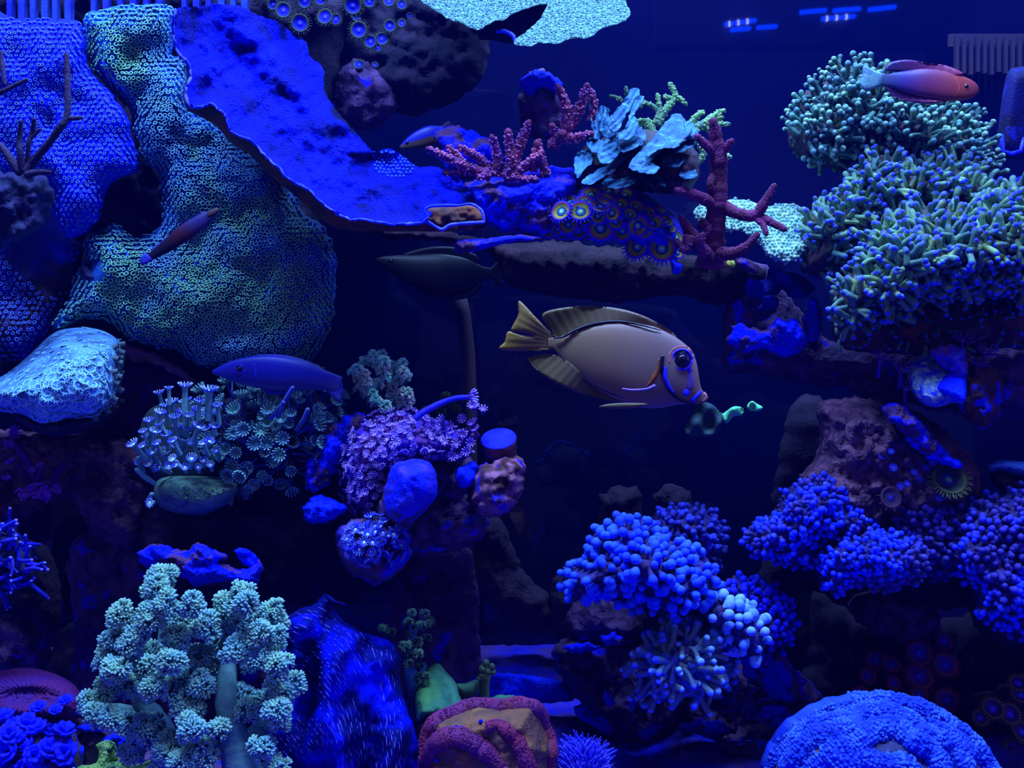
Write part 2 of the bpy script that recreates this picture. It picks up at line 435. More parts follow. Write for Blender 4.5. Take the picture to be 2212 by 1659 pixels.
rock([(1905, 880), (1940, 872), (1985, 905), (2030, 960), (2080, 1000), (2060, 1010), (1990, 980), (1940, 930)], 0.79, 0.015,
     'strip of vivid blue crust along the top of the purple-brown rock', M_ROCKBLUE, R=18, sp=5, rough=0.007)
rock([(1700, 900), (1780, 860), (1860, 1000), (1900, 1300), (1850, 1700), (1650, 1700), (1600, 1400), (1650, 1200)], 1.12, 0.05,
     'dim blue-brown rock stack far behind the right blue coral', M_ROCKD, R=90, sp=14)
rock([(1840, 1290), (1930, 1270), (2010, 1290), (2030, 1360), (1970, 1400), (1900, 1380), (1850, 1340)], 0.96, 0.035,
     'dull brown stone under the right blue coral', M_ROCKB, R=50, sp=8)
rock([(1760, 1280), (1900, 1350), (2080, 1330), (2300, 1300), (2300, 1760), (2160, 1760), (1950, 1760), (1800, 1760), (1700, 1700), (1720, 1500), (1750, 1400)], 1.02, 0.05,
     'dark rock mound behind the blue ridged coral', M_ROCKD, R=90, sp=13)
rock([(2060, 1140), (2300, 1100), (2300, 1420), (2180, 1400), (2100, 1340)], 0.90, 0.05, 'dark stone carrying the far right blue tentacles', M_ROCKD, R=60, sp=10)
rock([(1205, 1385), (1260, 1372), (1320, 1380), (1400, 1365), (1450, 1420), (1480, 1500), (1450, 1580), (1380, 1620), (1290, 1560), (1220, 1480), (1195, 1430)], 0.95, 0.05,
     'rough violet rubble stone under the blue bubble-tipped coral', M_ROCK, R=50, sp=7, rough=0.009)
rock([(1240, 1300), (1330, 1290), (1400, 1330), (1380, 1390), (1300, 1400), (1230, 1370)], 0.93, 0.03, 'dim violet stone between the bubble-tipped coral and the rubble', M_ROCK, R=40, sp=8)
rock([(1480, 1440), (1600, 1430), (1720, 1450), (1780, 1520), (1800, 1640), (1700, 1680), (1560, 1650), (1480, 1560)], 0.97, 0.05,
     'dark rubble with blue specks behind the tan and teal anemone coral', M_ROCK, R=60, sp=9, rough=0.008)
rock([(1600, 1400), (1660, 1395), (1700, 1430), (1740, 1500), (1700, 1530), (1650, 1500), (1610, 1460)], 0.88, 0.02, 'blue crusted pebble pile right of the pale bubble coral', M_ROCKBLUE, R=25, sp=6, rough=0.008)
rock([(130, 760), (260, 740), (380, 790), (450, 850), (420, 930), (330, 980), (240, 960), (160, 900)], 0.92, 0.05, 'purple algae-tinged rock right of the pale blue dome', mat('rock_purple', (36, 14, 110), (30, 22, 62), (60, 30, 120), scale=60, bump=.8, bscale=260, rough=.9), R=50, sp=8)
rock([(-60, 940), (60, 930), (200, 940), (330, 960), (350, 1060), (330, 1140), (280, 1190), (200, 1150), (150, 1080), (60, 1110), (-60, 1120)], 0.88, 0.05,
     'brown-violet rock ledge below the pale blue dome', M_ROCKB, R=50, sp=7, rough=0.008)
rock([(330, 1010), (480, 1080), (620, 1040), (700, 1000), (740, 1080), (720, 1180), (640, 1260), (560, 1300), (430, 1300), (330, 1270), (290, 1180), (310, 1080)], 0.86, 0.05,
     'dark rock mass under the two flowerpot corals', M_ROCKD, R=60, sp=8, rough=0.007, back=1.8)
rock([(500, 930), (650, 930), (730, 1000), (720, 1120), (600, 1180), (500, 1120)], 0.87, 0.05, 'dark rock core of the right flowerpot coral', M_ROCKD, R=60, sp=9)
rock([(300, 1190), (345, 1175), (400, 1190), (420, 1170), (450, 1185), (490, 1200), (480, 1215), (540, 1230), (560, 1210), (562, 1260), (520, 1275), (470, 1265), (420, 1262), (380, 1240), (330, 1235), (305, 1215)], 0.765, 0.03,
     'flat vivid blue crusted rock in front of the dark rock mass', M_ROCKBLUE, R=22, sp=5, rough=0.009)
rock([(655, 1090), (690, 1070), (730, 1080), (745, 1105), (700, 1130), (665, 1125)], 0.775, 0.02, 'small vivid blue stone at the lower left of the lilac polyps', M_VIVID, R=20, sp=5, rough=0.007)
rock([(700, 930), (740, 900), (790, 895), (780, 950), (740, 1000), (700, 1040), (660, 1060), (680, 1000), (690, 960)], 0.80, 0.03, 'blue crusted rock edge left of the lilac polyp colony', M_ROCKBLUE, R=30, sp=5, rough=0.008)
rock([(720, 960), (850, 930), (960, 950), (1030, 1000), (1060, 1080), (1040, 1160), (960, 1200), (880, 1200), (790, 1150), (730, 1080)], 0.85, 0.05, 'dark rock holding the lilac polyp colony', M_ROCK, R=60, sp=7, rough=0.007, back=1.6)
rock([(835, 1040), (850, 1005), (890, 992), (925, 998), (943, 1030), (940, 1075), (900, 1120), (860, 1135), (830, 1110), (825, 1070)], 0.735, 0.04,
     'smooth rounded boulder with a deep blue coralline cap', mat('cap_rock', (0, 12, 235), (20, 22, 200), (40, 32, 90), scale=40, bump=.8, bscale=300, thr3=(0.52, 0.60), sc3=30), R=45, sp=5, na=.003, rough=0.001, jit=2)
rock([(820, 1080), (850, 1060), (900, 1080), (900, 1120), (870, 1160), (830, 1150)], 0.76, 0.03, 'lower brown-violet boulder under the capped boulder', M_ROCK, R=35, sp=6, rough=.002)
rock([(1035, 1010), (1060, 992), (1105, 985), (1130, 998), (1133, 1040), (1115, 1090), (1085, 1115), (1040, 1112), (1010, 1080), (1015, 1030)], 0.775, 0.04,
     'mottled tan and violet rock carrying the round blue plug', mat('rock_tan', (84, 66, 130), (40, 26, 44), (12, 12, 180), scale=70, bump=.8, bscale=260, thr3=(.58, .64), sc3=50), R=40, sp=5, rough=.004)
rock([(985, 1015), (1010, 1002), (1030, 1008), (1028, 1050), (1010, 1055), (985, 1040)], 0.765, 0.015, 'tiny blue tuft stone left of the round blue plug', M_VIVID, R=14, sp=4, rough=.006)
rock([(725, 1150), (770, 1120), (830, 1125), (880, 1150), (885, 1200), (860, 1240), (820, 1262), (770, 1250), (735, 1210)], 0.77, 0.04,
     'round knobbly stone covered in tiny green-centred polyps', mat('rock_knob', (10, 14, 210), (46, 40, 96), (50, 60, 60), scale=45, bump=.9, bscale=260), R=45, sp=5, rough=.005)
rock([(-60, 1350), (30, 1335), (80, 1350), (112, 1400), (95, 1440), (40, 1460), (-60, 1460)], 0.92, 0.04, 'rough blue-violet stone behind the purple disc coral', M_ROCK, R=40, sp=7, rough=.006)
for k, (P_, D_, l_) in enumerate([
    ([(140, 1230), (260, 1190), (290, 1290), (230, 1380), (150, 1340)], 1.16, 'dim brown rock furthest back in the lower left gap'),
    ([(-60, 1180), (100, 1180), (130, 1330), (60, 1360), (-60, 1350)], 1.12, 'dim brown boulder at the far left behind the blue tentacles'),
    ([(120, 1380), (300, 1370), (420, 1450), (420, 1800), (100, 1800)], 1.10, 'shadowed stone behind the teal tree coral'),
    ([(1020, 1130), (1080, 1120), (1130, 1230), (1180, 1280), (1210, 1340), (1150, 1370), (1050, 1300), (1010, 1230)], 1.15, 'faint brown rock standing on the sand at the back of the centre gap'),
    ([(1190, 1270), (1240, 1230), (1290, 1300), (1270, 1360), (1200, 1380)], 1.13, 'faint rounded rock at the back left of the bubble-tipped coral'),
    ([(1310, 1060), (1345, 1050), (1380, 1060), (1385, 1120), (1380, 1540), (1300, 1540), (1290, 1125)], 1.12, 'faint grey-violet stone top seen behind the bubble-tipped coral'),
    ([(1420, 1060), (1450, 1045), (1480, 1060), (1500, 1110), (1500, 1540), (1420, 1540), (1410, 1120)], 1.13, 'faint brown knob behind the darker bubble coral')]):
    rock(P_, D_, 0.04, l_, M_FAINT, R=50, sp=10)
for k, (P_, D_, l_) in enumerate([
    ([(1215, 1400), (1250, 1388), (1290, 1392), (1285, 1405), (1240, 1412)], .885, 'thin blue crust on the top edge of the rubble stone'),
    ([(1300, 1375), (1325, 1368), (1345, 1380), (1335, 1395), (1305, 1392)], .885, 'small blue crust knob at the top right of the rubble stone'),
    ([(1395, 1500), (1425, 1492), (1440, 1510), (1420, 1525), (1398, 1518)], .88, 'blue crust dab right of the rubble stone under the torch coral'),
    ([(1305, 1500), (1322, 1496), (1330, 1515), (1318, 1530), (1306, 1520)], .87, 'small upright blue crust chip above the blue sand patch'),
    ([(1470, 1570), (1520, 1555), (1560, 1560), (1590, 1580), (1550, 1592), (1500, 1582)], .89, 'low curved ridge of blue crust on the bottom slope'),
    ([(1560, 1600), (1600, 1610), (1640, 1600), (1670, 1620), (1640, 1650), (1590, 1640), (1565, 1622)], .86, 'ragged blue crust heap left of the blue ridged coral'),
    ([(1650, 1430), (1690, 1425), (1715, 1445), (1740, 1475), (1700, 1490), (1665, 1465)], .90, 'jagged blue crust on the rubble behind the pale bubble cluster'),
    ([(1640, 1530), (1690, 1520), (1715, 1545), (1690, 1570), (1650, 1560)], .87, 'violet-blue crust lump beside the left shoulder of the blue ridged coral'),
    ([(1545, 1388), (1562, 1382), (1578, 1398), (1570, 1412), (1552, 1408)], .79, 'small bright blue crust wedge between torch coral and pale bubble cluster'),
    ([(505, 1185), (540, 1190), (556, 1205), (550, 1235), (530, 1222), (512, 1205)], .775, 'blue crust spur at the right end of the flat vivid rock'),
    ([(660, 1000), (690, 985), (720, 1000), (712, 1040), (685, 1062), (662, 1045)], .79, 'ragged blue crust left of the lilac polyp colony')]):
    rock(P_, D_, .012, l_, M_ROCKBLUE if k % 3 else M_VIVID, R=10, sp=4, na=.006, nf=.06, rough=.005, name='crust_rock', jit=6, back=1.5)
# hidden foot stones that carry the upper masses down to the sand
for k, (x0, x1, y0, D_, l_) in enumerate([(180, 560, 1150, 1.0, 'shaded foot rock under the left reef'), (860, 1010, 1150, .98, 'shaded foot rock in the centre left'),
                                  (1280, 1560, 1480, 1.0, 'shaded foot rock under the blue bubble corals')]):
    rock([(x0, y0), (x1, y0 + 20), (x1 + 30, y0 + 300), (x1 + 20, 1760), (x0 - 30, 1760), (x0 - 20, y0 + 250)], D_, 0.05, l_, M_ROCK, R=70, sp=14)

# ------------------------------------------------------------------ coral builders
def surfpart(s, name, m, parent, label=None):
    V, F = s.mesh(); return part(name, V, F, m, parent, label=label)
UP = np.array((0, 0, 1.0)); FR = np.array((0, -1.0, 0))

def star_template(seg=8):
    return revolve([(0.55, -0.6), (0.6, 0.3), (0.85, 0.75), (1.0, 1.0), (0.9, 1.12), (0.62, 1.1), (0.4, 0.85), (0.2, 0.75)], seg, mprof=[0, 0, 1, 1, 1, 2, 2, 2])
STAR = star_template(8)
BLOB = [revolve([(0.42, -1.0), (0.48, 0.1), (0.8, 0.55), (1.0, 1.0), (0.9, 1.45), (0.5, 1.75), (0.15, 1.82)], 9, mprof=[0, 0, 1, 1, 1, 1, 1])]
BLOB = [(t[0], t[1], t[2]) for t in BLOB]
def tentacle(length, r, bend, tipk=1.3, seg=8, split=False, n=7, seed=0, tipm=.1):
    rr = np.random.default_rng(seed); t = np.linspace(0, 1, n)
    ph = rr.uniform(0, 6.28)
    P = np.stack([bend * t ** 2 * math.cos(ph), bend * t ** 2 * math.sin(ph), t * length], 1)
    R = r * (1.15 - 0.35 * t); R[-1] = r * tipk; R[-2] = r * (0.5 + 0.5 * tipk)
    V, F = tube(P, R, seg); zt = np.argsort(V[F].mean(1)[:, 2])
    M = np.zeros(len(F), int)
    fr = (V[F].mean(1) - P[-1]); M[fr @ (P[-1] - P[-2]) / np.linalg.norm(P[-1] - P[-2]) > -r * tipm] = 1
    if split:
        P2 = P[n // 2] + np.stack([0.6 * length * t * math.cos(ph + 2.5) * .8, 0.6 * length * t * math.sin(ph + 2.5) * .8, t * length * .45], 1)
        R2 = r * (1.0 - 0.3 * t); R2[-1] = r * tipk * .95
        V2, F2 = tube(P2, R2, seg); M2 = np.zeros(len(F2), int); M2[(V2[F2].mean(1) - P2[-1]) @ (P2[-1] - P2[-2]) / np.linalg.norm(P2[-1] - P2[-2]) > -r * tipm] = 1
        g = Geo().add(V, F, M).add(V2, F2, M2); return g.arr()
    return V, F, M
HAMMER = [tentacle(5.0, 1, b, 1.0, 8, sp, seed=k, tipm=-.25) for k, (b, sp) in enumerate([(1.5, False), (-2.5, True), (3.2, False), (2.0, True), (-1.0, False)])]
THINT = [tentacle(7, 1, b, 1.35, 7, sp, seed=k + 20) for k, (b, sp) in enumerate([(2, True), (-3, False), (3.5, True), (1, False)])]

def crown_template(nt=9, stalk=6.0, sr=0.5, disc=0.9, tl=1.6, up=0.9, seg=5):
    """long stalked polyp with a crown of short tentacles"""
    g = Geo(); V, F, M = revolve([(sr * 1.1, 0), (sr, stalk * 0.5), (sr * 0.95, stalk * 0.85), (disc, stalk), (disc * .6, stalk + .15), (disc * 0.3, stalk + 0.3)], 8, mprof=[0, 0, 0, 0, 2, 2])
    g.add(V, F, M)
    for k in range(nt):
        a = 2 * math.pi * k / nt; c, s_ = math.cos(a), math.sin(a)
        P = np.array([(c * disc * .8, s_ * disc * .8, stalk), (c * (disc + tl * .5), s_ * (disc + tl * .5), stalk + tl * up * .55), (c * (disc + tl * .8), s_ * (disc + tl * .8), stalk + tl * up)])
        V, F = tube(P, [0.26, 0.24, 0.27], seg); M = np.ones(len(F), int); g.add(V, F, M)
    return g.arr()

def zoa_template(seg=22, fr=22, cup=0.35):
    """button polyp: column, disc in rings, fringe of short tentacles"""
    g = Geo()
    V, F, M = revolve([(0.55, -1.2), (0.6, -0.3), (0.95, 0.0), (1.0, 0.08), (0.86, 0.10), (0.74, 0.02), (0.6, -0.06 * cup * 3), (0.46, -cup * .35), (0.34, -cup * .3), (0.18, -cup * .12), (0.08, -cup * .05)], seg,
                      mprof=[0, 0, 1, 1, 2, 3, 3, 4, 5, 6, 6])
    g.add(V, F, M)
    for k in range(fr):
        a = 2 * math.pi * (k + .5) / fr; c, s_ = math.cos(a), math.sin(a); o = 1.0
        V, F = tube(np.array([(c * .93, s_ * .93, 0.02), (c * 1.12, s_ * 1.12, 0.09 if k % 2 else 0.0), (c * 1.27, s_ * 1.27, 0.14 if k % 2 else -0.02)]), [0.065, 0.06, 0.04], 4)
        g.add(V, F, 1)
    return g.arr()

# ------------------------------------------------------------------ star polyp mats, upper left
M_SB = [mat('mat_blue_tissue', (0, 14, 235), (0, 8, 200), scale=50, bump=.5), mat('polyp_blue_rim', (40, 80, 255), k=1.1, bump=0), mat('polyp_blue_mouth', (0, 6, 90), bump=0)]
M_ST = [mat('mat_teal_tissue', (14, 66, 190), (6, 40, 120), (20, 90, 235), scale=26, bump=.4, thr3=(.56, .66)), mat('polyp_teal_rim', (66, 138, 138), (56, 118, 205), scale=22, k=1.15, bump=0), mat('polyp_teal_mouth', (8, 36, 90), bump=0)]
M_BARE = mat('bare_mat', (8, 14, 70), (14, 20, 84), scale=40, bump=.5)

def star_mat(name, label, outline, D, T, R, na, nf, mats, sp, r, holes=(), tilt=(0, 0), seed=1, fn=None, dense=1.0):
    root = thing(name, label, 'coral', W(*np.mean(np.array(outline, float), 0), D))
    s = Surf(outline, D, T, R, back=.5, sp=9, na=na, nf=nf, tilt=tilt, seed=seed, jit=5, fn=fn)
    surfpart(s, 'tissue', mats[0], root)
    x, y = s.scatter(sp, 0.18, 3, holes)
    p, n = s.pts(x, y); n = n + 0.25 * UP + RNG.normal(0, .12, n.shape)
    sc = r * s.base(x, y) / FPX * RNG.uniform(.85, 1.12, len(x))
    V, F, M = joined([STAR], p, n, sc); part('polyps', V, F, mats, root, M, kind='stuff')
    return root, s
star_mat('star_polyp_mat', 'deep blue mat of small star polyps filling the upper left corner',
    [(-60, 40), (30, 38), (110, 42), (165, 45), (184, 80), (186, 130), (205, 165), (245, 205), (275, 255), (285, 300), (300, 335), (298, 365), (262, 385), (230, 410), (222, 450), (212, 480), (180, 505), (150, 515), (125, 480), (108, 440), (95, 400), (40, 390), (-60, 390)],
    0.83, 0.03, 60, .009, .009, M_SB, 11.6, 3.9, seed=3)
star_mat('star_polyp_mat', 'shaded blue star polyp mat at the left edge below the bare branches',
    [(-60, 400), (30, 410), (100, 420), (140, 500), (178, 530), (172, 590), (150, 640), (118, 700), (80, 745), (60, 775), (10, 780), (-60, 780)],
    0.87, 0.03, 60, .009, .012, [mat('mat_dark_tissue', (2, 8, 120), (0, 12, 215), (22, 18, 58), scale=16, bump=.5, thr3=(.52, .6), sc3=12), M_SB[1], M_SB[2]], 12.5, 4.2, holes=[[(20, 440), (120, 440), (170, 620), (100, 640), (10, 560)]], seed=5)  # darker tissue copy puts the shade of this sunken mat into its colour
star_mat('star_polyp_mat', 'huge teal star polyp mat hanging like a curtain behind the two small fish',
    [(183, 35), (225, 20), (300, 8), (372, 15), (378, 60), (372, 118), (402, 130), (408, 190), (412, 232), (480, 268), (560, 325), (610, 380), (640, 425), (655, 462), (690, 478), (712, 515), (726, 560), (724, 620), (722, 680), (700, 740), (668, 785), (640, 800), (560, 800), (450, 795), (400, 775), (380, 755), (330, 748), (280, 735), (250, 705), (190, 690), (125, 715), (120, 690), (150, 640), (160, 590), (185, 560), (176, 530), (190, 508), (225, 495), (240, 478), (290, 510), (330, 500), (352, 470), (345, 400), (340, 370), (310, 350), (300, 320), (285, 290), (280, 240), (245, 200), (205, 160), (188, 110)],
    0.86, 0.045, 55, .013, .007, M_ST, 10.4, 5.0, holes=[[(178, 562), (222, 560), (225, 600), (205, 612), (180, 600)]], seed=11)
# dark stone between the two mats, its colour carries the shade there
rock([(215, 390), (300, 350), (345, 370), (355, 440), (350, 495), (300, 515), (240, 485), (215, 450)], .90, .015, 'dark bare stone between the blue and teal polyp mats', M_BARE, R=30, sp=8)

rock([(176, 565), (200, 556), (224, 566), (226, 592), (208, 606), (184, 600)], .822, .006, 'dark round bare hollow in the left edge of the teal polyp mat', M_BARE, R=10, sp=5, rough=.001, jit=1)  # dark disc stands in for the shade inside a hole
# overflow comb with algae-tinged teeth
M_COMB = mat('comb', (6, 14, 170), (14, 40, 170), scale=30, bump=.3)
comb = thing('overflow_comb', 'dark overflow comb with upright slots above the polyp mats at top left', 'comb', W(250, 20, .90))
V, F = boxarr(W(250, -50, .905), (.22, .006, .012)); part('top_rail', V, F, M_COMB, comb, smooth=False)
for k, x in enumerate([24, 50, 74, 100, 122, 150, 205, 232, 262, 290, 318, 346, 400, 426, 452, 480, 505, 530]):
    g = Geo(); c = W(x, 8 + (k % 3) * 5, .90)
    V, F = boxarr(c, (.0022 + .0006 * (k % 2), .004, .022)); o = part('tooth', V, F, M_COMB, comb, smooth=False)

# dead gorgonian branches
def branches(name, label, cat, segs, mats, knob=None, seg=9, nz=0.12, root=None, pname='branches', mesh_only=False, step=6):
    g = Geo(); samp = []; sn = []
    for b in segs:
        P = catmull(np.array(b, float), False, step)
        w = W(P[:, 0], P[:, 1], P[:, 2]); r = P[:, 3] * P[:, 2] / FPX
        r = r * (1 + nz * n2(P[:, 0], P[:, 1], .12, 5, 2))
        V, F = tube(w, r, seg); g.add(V, F, 0)
        L = np.linalg.norm(np.diff(w, axis=0), axis=1)
        if knob:
            for i in range(len(w) - 1):
                t = (w[i + 1] - w[i]) / (L[i] + 1e-9)
                k = max(1, int(2 * math.pi * r[i] * L[i] / (knob[0] * P[i, 2] / FPX) ** 2))
                for _ in range(k):
                    d = RNG.normal(size=3); d -= t * d.dot(t); d /= np.linalg.norm(d)
                    if d[1] > .5: continue
                    samp.append(w[i] + (w[i + 1] - w[i]) * RNG.random() + d * r[i] * .85); sn.append(d + t * .5)
    Vg, Fg, Mg = g.arr()
    if root is None: root = thing(name, label, cat, W(segs[0][0][0], segs[0][0][1], segs[0][0][2]))
    part(pname, Vg, Fg, mats[:1], root)
    if knob:
        KN = revolve([(1, -.3), (1, .3), (.75, .9), (.3, 1.2)], 6)
        V, F, M = joined([KN], np.array(samp), np.array(sn), knob[1] * segs[0][0][2] / FPX * RNG.uniform(.7, 1.3, len(samp)))
        part('knobs', V, F, mats[-1:], root, kind='stuff')
    return root
M_DEAD = mat('dead_branch', (16, 16, 70), (26, 24, 78), scale=60, bump=.5)
branches('bare_gorgonian', 'leafless dark gorgonian skeleton in front of the deep blue polyp mat', 'coral',
    [[(52, 372, .74, 11), (70, 350, .74, 9), (105, 310, .735, 8), (130, 275, .73, 8), (145, 250, .73, 7), (146, 180, .73, 6.5), (144, 118, .73, 5)],
     [(142, 255, .73, 5), (160, 256, .73, 5), (175, 254, .73, 4)],
     [(48, 370, .74, 9), (44, 330, .735, 7), (42, 300, .735, 6), (46, 262, .73, 4)],
     [(60, 355, .74, 6), (62, 310, .735, 5), (70, 285, .735, 5), (74, 258, .73, 4)],
     [(66, 300, .735, 4), (85, 280, .735, 4)],
     [(45, 375, .74, 10), (20, 340, .74, 9), (0, 315, .74, 8), (-40, 290, .74, 7)],
     [(2, 110, .74, 4), (6, 150, .74, 5), (10, 182, .74, 5)],
     [(-20, 210, .74, 5), (20, 190, .74, 5), (58, 172, .74, 4)],
     [(55, 378, .74, 10), (80, 372, .74, 7), (108, 372, .74, 5)]], [M_DEAD], nz=.15)
rock([(-60, 385), (20, 372), (60, 368), (108, 392), (112, 440), (100, 480), (40, 520), (-60, 540)], .765, .02, 'dark stone foot of the leafless gorgonian at the left edge', M_BARE, R=30, sp=7)

# ------------------------------------------------------------------ blue plate coral
def shell(name, front, Dfn, th, m, parent, sp=8, jit=0, rim=None, back_m=None, smooth=True, na=0, nf=.05):
    P = catmull(np.array(front, float), True, sp * .8) if smooth else np.array(front, float)
    if jit: P = P + jit * np.stack([n2(P[:, 0], P[:, 1], .08, 2), n2(P[:, 0], P[:, 1], .08, 7)], 1)
    X, Y = hexpts(P, sp, .12, sp * .3); ne = len(P); A = np.vstack([P, np.stack([X, Y], 1)])
    v, e, f, ov, oe, of = delaunay_2d_cdt([Vector(p) for p in A], [], [list(range(ne))], 1, 1e-5)
    V = np.array([tuple(p) for p in v]); Fc = np.array([t for t in f if len(t) == 3]); n = len(V)
    a = V[Fc[:, 1]] - V[Fc[:, 0]]; b = V[Fc[:, 2]] - V[Fc[:, 0]]; fl = (a[:, 0] * b[:, 1] - a[:, 1] * b[:, 0]) > 0; Fc[fl] = Fc[fl][:, ::-1]
    D = Dfn(V[:, 0], V[:, 1]) + (na * n2(V[:, 0], V[:, 1], nf, 4) if na else 0)
    fr = W(V[:, 0], V[:, 1], D); bk = W(V[:, 0], V[:, 1], D + th)
    cnt = {}
    for t in Fc:
        for i in range(3):
            k = (t[i], t[(i + 1) % 3]); cnt[k] = 1
    be = [k for k in cnt if (k[1], k[0]) not in cnt]
    S = []
    for i, j in be: S += [(j, i, i + n), (j, i + n, j + n)]
    F = np.vstack([Fc, (Fc + n)[:, ::-1], np.array(S)])
    mats = [m, back_m or m]; M = np.concatenate([np.zeros(len(Fc), int), np.ones(len(Fc) + len(S), int) if back_m else np.zeros(len(Fc) + len(S), int)])
    return part(name, np.vstack([fr, bk]), F, mats if back_m else m, parent, M if back_m else None)
M_PLATE = mat('plate_blue', (0, 6, 225), (0, 3, 130), (0, 2, 60), scale=30, thr=(.40, .62), bump=1.0, bscale=380, rough=.9, spec=.1, thr3=(.57, .66), sc3=17, detail=9, bdist=.006)
M_PRIM = mat('plate_rim', (10, 30, 255), (40, 60, 255), scale=60, bump=.4, k=1.2)
M_PUND = mat('plate_underside', (62, 42, 42), (34, 26, 40), scale=50, bump=.4)
low = np.array([(378, 20), (374, 62), (382, 112), (402, 130), (412, 160), (402, 195), (408, 228), (432, 232), (455, 225), (485, 250), (500, 285), (545, 305), (575, 340), (600, 362), (622, 385), (662, 408), (705, 445), (742, 470), (790, 476), (850, 484), (905, 482), (925, 470)], float)
plate_out = list(map(tuple, low)) + [(960, 448), (1010, 440), (1040, 444), (1050, 420), (1010, 405), (985, 380), (930, 358), (905, 362), (880, 345), (845, 322), (808, 328), (790, 310), (745, 260), (715, 220), (700, 190), (698, 145), (672, 125), (660, 90), (635, 75), (600, 48), (560, 34), (520, 14), (470, 8), (430, 14)]
def plateD(x, y):
    d = np.full(np.shape(x), 1e9)
    for i in range(len(low) - 1):
        a, b = low[i], low[i + 1]; ab = b - a
        t = np.clip(((x - a[0]) * ab[0] + (y - a[1]) * ab[1]) / (ab ** 2).sum(), 0, 1)
        d = np.minimum(d, np.hypot(x - a[0] - t * ab[0], y - a[1] - t * ab[1]))
    lip = np.exp(-d / 9) * -0.006
    ridge = -0.018 * np.exp(-((d - 150 - 25 * n2(x, y, .01, 2)) / 26) ** 2) * (y < 330)
    return 0.715 + d * 0.00075 + lip + ridge + 0.012 * n2(x, y, .012, 3) + .007 * n2(x, y, .03, 6) + .002 * n2(x, y, .12, 8) + np.where(d > 5, .012 * (1 - np.exp(-d / 18)), 0)
plate = thing('plate_coral', 'big velvety deep blue scroll plate coral sweeping down from upper left', 'coral', W(700, 300, .78))
shell('plate', plate_out, plateD, .006, M_PLATE, plate, sp=6, jit=3, back_m=M_PUND)
# thick pale rim along the lower edge
lowc = catmull(low, False, 4); lowc = lowc + 3 * np.stack([n2(lowc[:, 0], lowc[:, 1], .08, 2), n2(lowc[:, 0], lowc[:, 1], .08, 7)], 1)
V, F = tube(W(lowc[:, 0], lowc[:, 1], plateD(lowc[:, 0], lowc[:, 1]) - .001), (3.0 + 1.0 * n2(lowc[:, 0], lowc[:, 1], .05)) * .72 / FPX, 7); part('rim', V, F, M_PRIM, plate)
# brown underside turning back below the rim
under = [tuple(p) for p in low[4:]] + [(1000, 470), (1040, 480), (1045, 492), (980, 500), (900, 500), (820, 500), (740, 496), (690, 470), (640, 425), (590, 385), (540, 335), (500, 310), (470, 275), (430, 250), (404, 236), (396, 200)]
shell('underside', under, lambda x, y: plateD(x, y) + .006 + 0.0, .02, M_PUND, plate, sp=8)
# curled lobe at the lower right end of the plate
g = Geo()
for P_, r_ in [([(925, 470), (918, 455), (930, 446), (960, 444), (990, 444), (1018, 441), (1040, 455), (1046, 478)], 3.2), ([(918, 476), (935, 486), (955, 496), (968, 488), (985, 484), (1010, 482), (1045, 480)], 4.0)]:
    c = catmull(np.array(P_, float), False, 5); V, F = tube(W(c[:, 0], c[:, 1], np.full(len(c), .722)), r_ * .72 / FPX * (1 + .3 * n2(c[:, 0], c[:, 1], .1)), 7); g.add(V, F)
V, F, M = g.arr(); part('curled_edge', V, F, M_PRIM, plate)
s = Surf([(920, 474), (918, 456), (932, 448), (962, 446), (1016, 443), (1038, 456), (1045, 478), (1010, 482), (985, 484), (955, 492), (935, 485)], .742, .006, 10, sp=5, na=.003, nf=.06)
V, F = s.mesh(); part('curled_lobe', V, F, M_PUND, plate, label='brown curled underside')
# patch of pale bumps on the plate
s = Surf([(806, 330), (840, 322), (868, 338), (895, 358), (890, 375), (850, 385), (815, 370)], .80, .004, 12, sp=6, fn=lambda x, y: plateD(x, y) - .80)
p, n = s.pts(*s.scatter(8.5, .2)); BUMP = revolve([(1, -.4), (1, .3), (.7, .8), (.3, 1)], 7)
V, F, M = joined([BUMP], p, n + .3 * UP, 3.2 * .8 / FPX); part('bumps', V, F, mat('plate_bumps', (20, 60, 255), k=1.1, bump=0), plate, M * 0, kind='stuff')

# ------------------------------------------------------------------ teal plates at the top
M_TP = mat('teal_plate', (84, 160, 205), (54, 120, 185), (34, 84, 140), scale=260, k=.42, bump=1.0, bscale=500, rough=.8, thr3=(.55, .68), sc3=240)
M_TPR = mat('teal_plate_rim', (60, 110, 255), k=1.2, bump=.2)
def teal_plate(label, out, D, tilt):
    root = thing('table_coral', label, 'coral', W(*np.mean(np.array(out, float), 0), D))
    c = np.mean(np.array(out, float), 0)
    fn = lambda x, y: D + tilt[0] * (x - c[0]) + tilt[1] * (y - c[1]) + .004 * n2(x, y, .03, 3)
    shell('plate', out, fn, .006, M_TP, root, sp=6, jit=3, back_m=M_ROCKD)
    P = catmull(np.array(out, float), True, 6); x, y = hexpts(P, 5.5, .35, 2)
    p = W(x, y, fn(x, y)); V, F, M = joined([BUMP], p, np.tile(FR + .8 * UP, (len(p), 1)) + RNG.normal(0, .4, (len(p), 3)), 2.2 * D / FPX * RNG.uniform(.6, 1.3, len(p)))
    part('bumps', V, F, M_TP, root, kind='stuff')
    P3 = P + 3 * np.stack([n2(P[:, 0], P[:, 1], .08, 2), n2(P[:, 0], P[:, 1], .08, 7)], 1); P3 = P3[P3[:, 1] > -5]
    return root
teal_plate('pale teal table coral lobe at the top, left of the overlapping gap', [(890, -40), (1240, -40), (1196, 4), (1160, 12), (1112, 28), (1090, 44), (1060, 48), (1030, 66), (1000, 52), (970, 42), (935, 20), (905, -5)], .86, (0, -.0010))
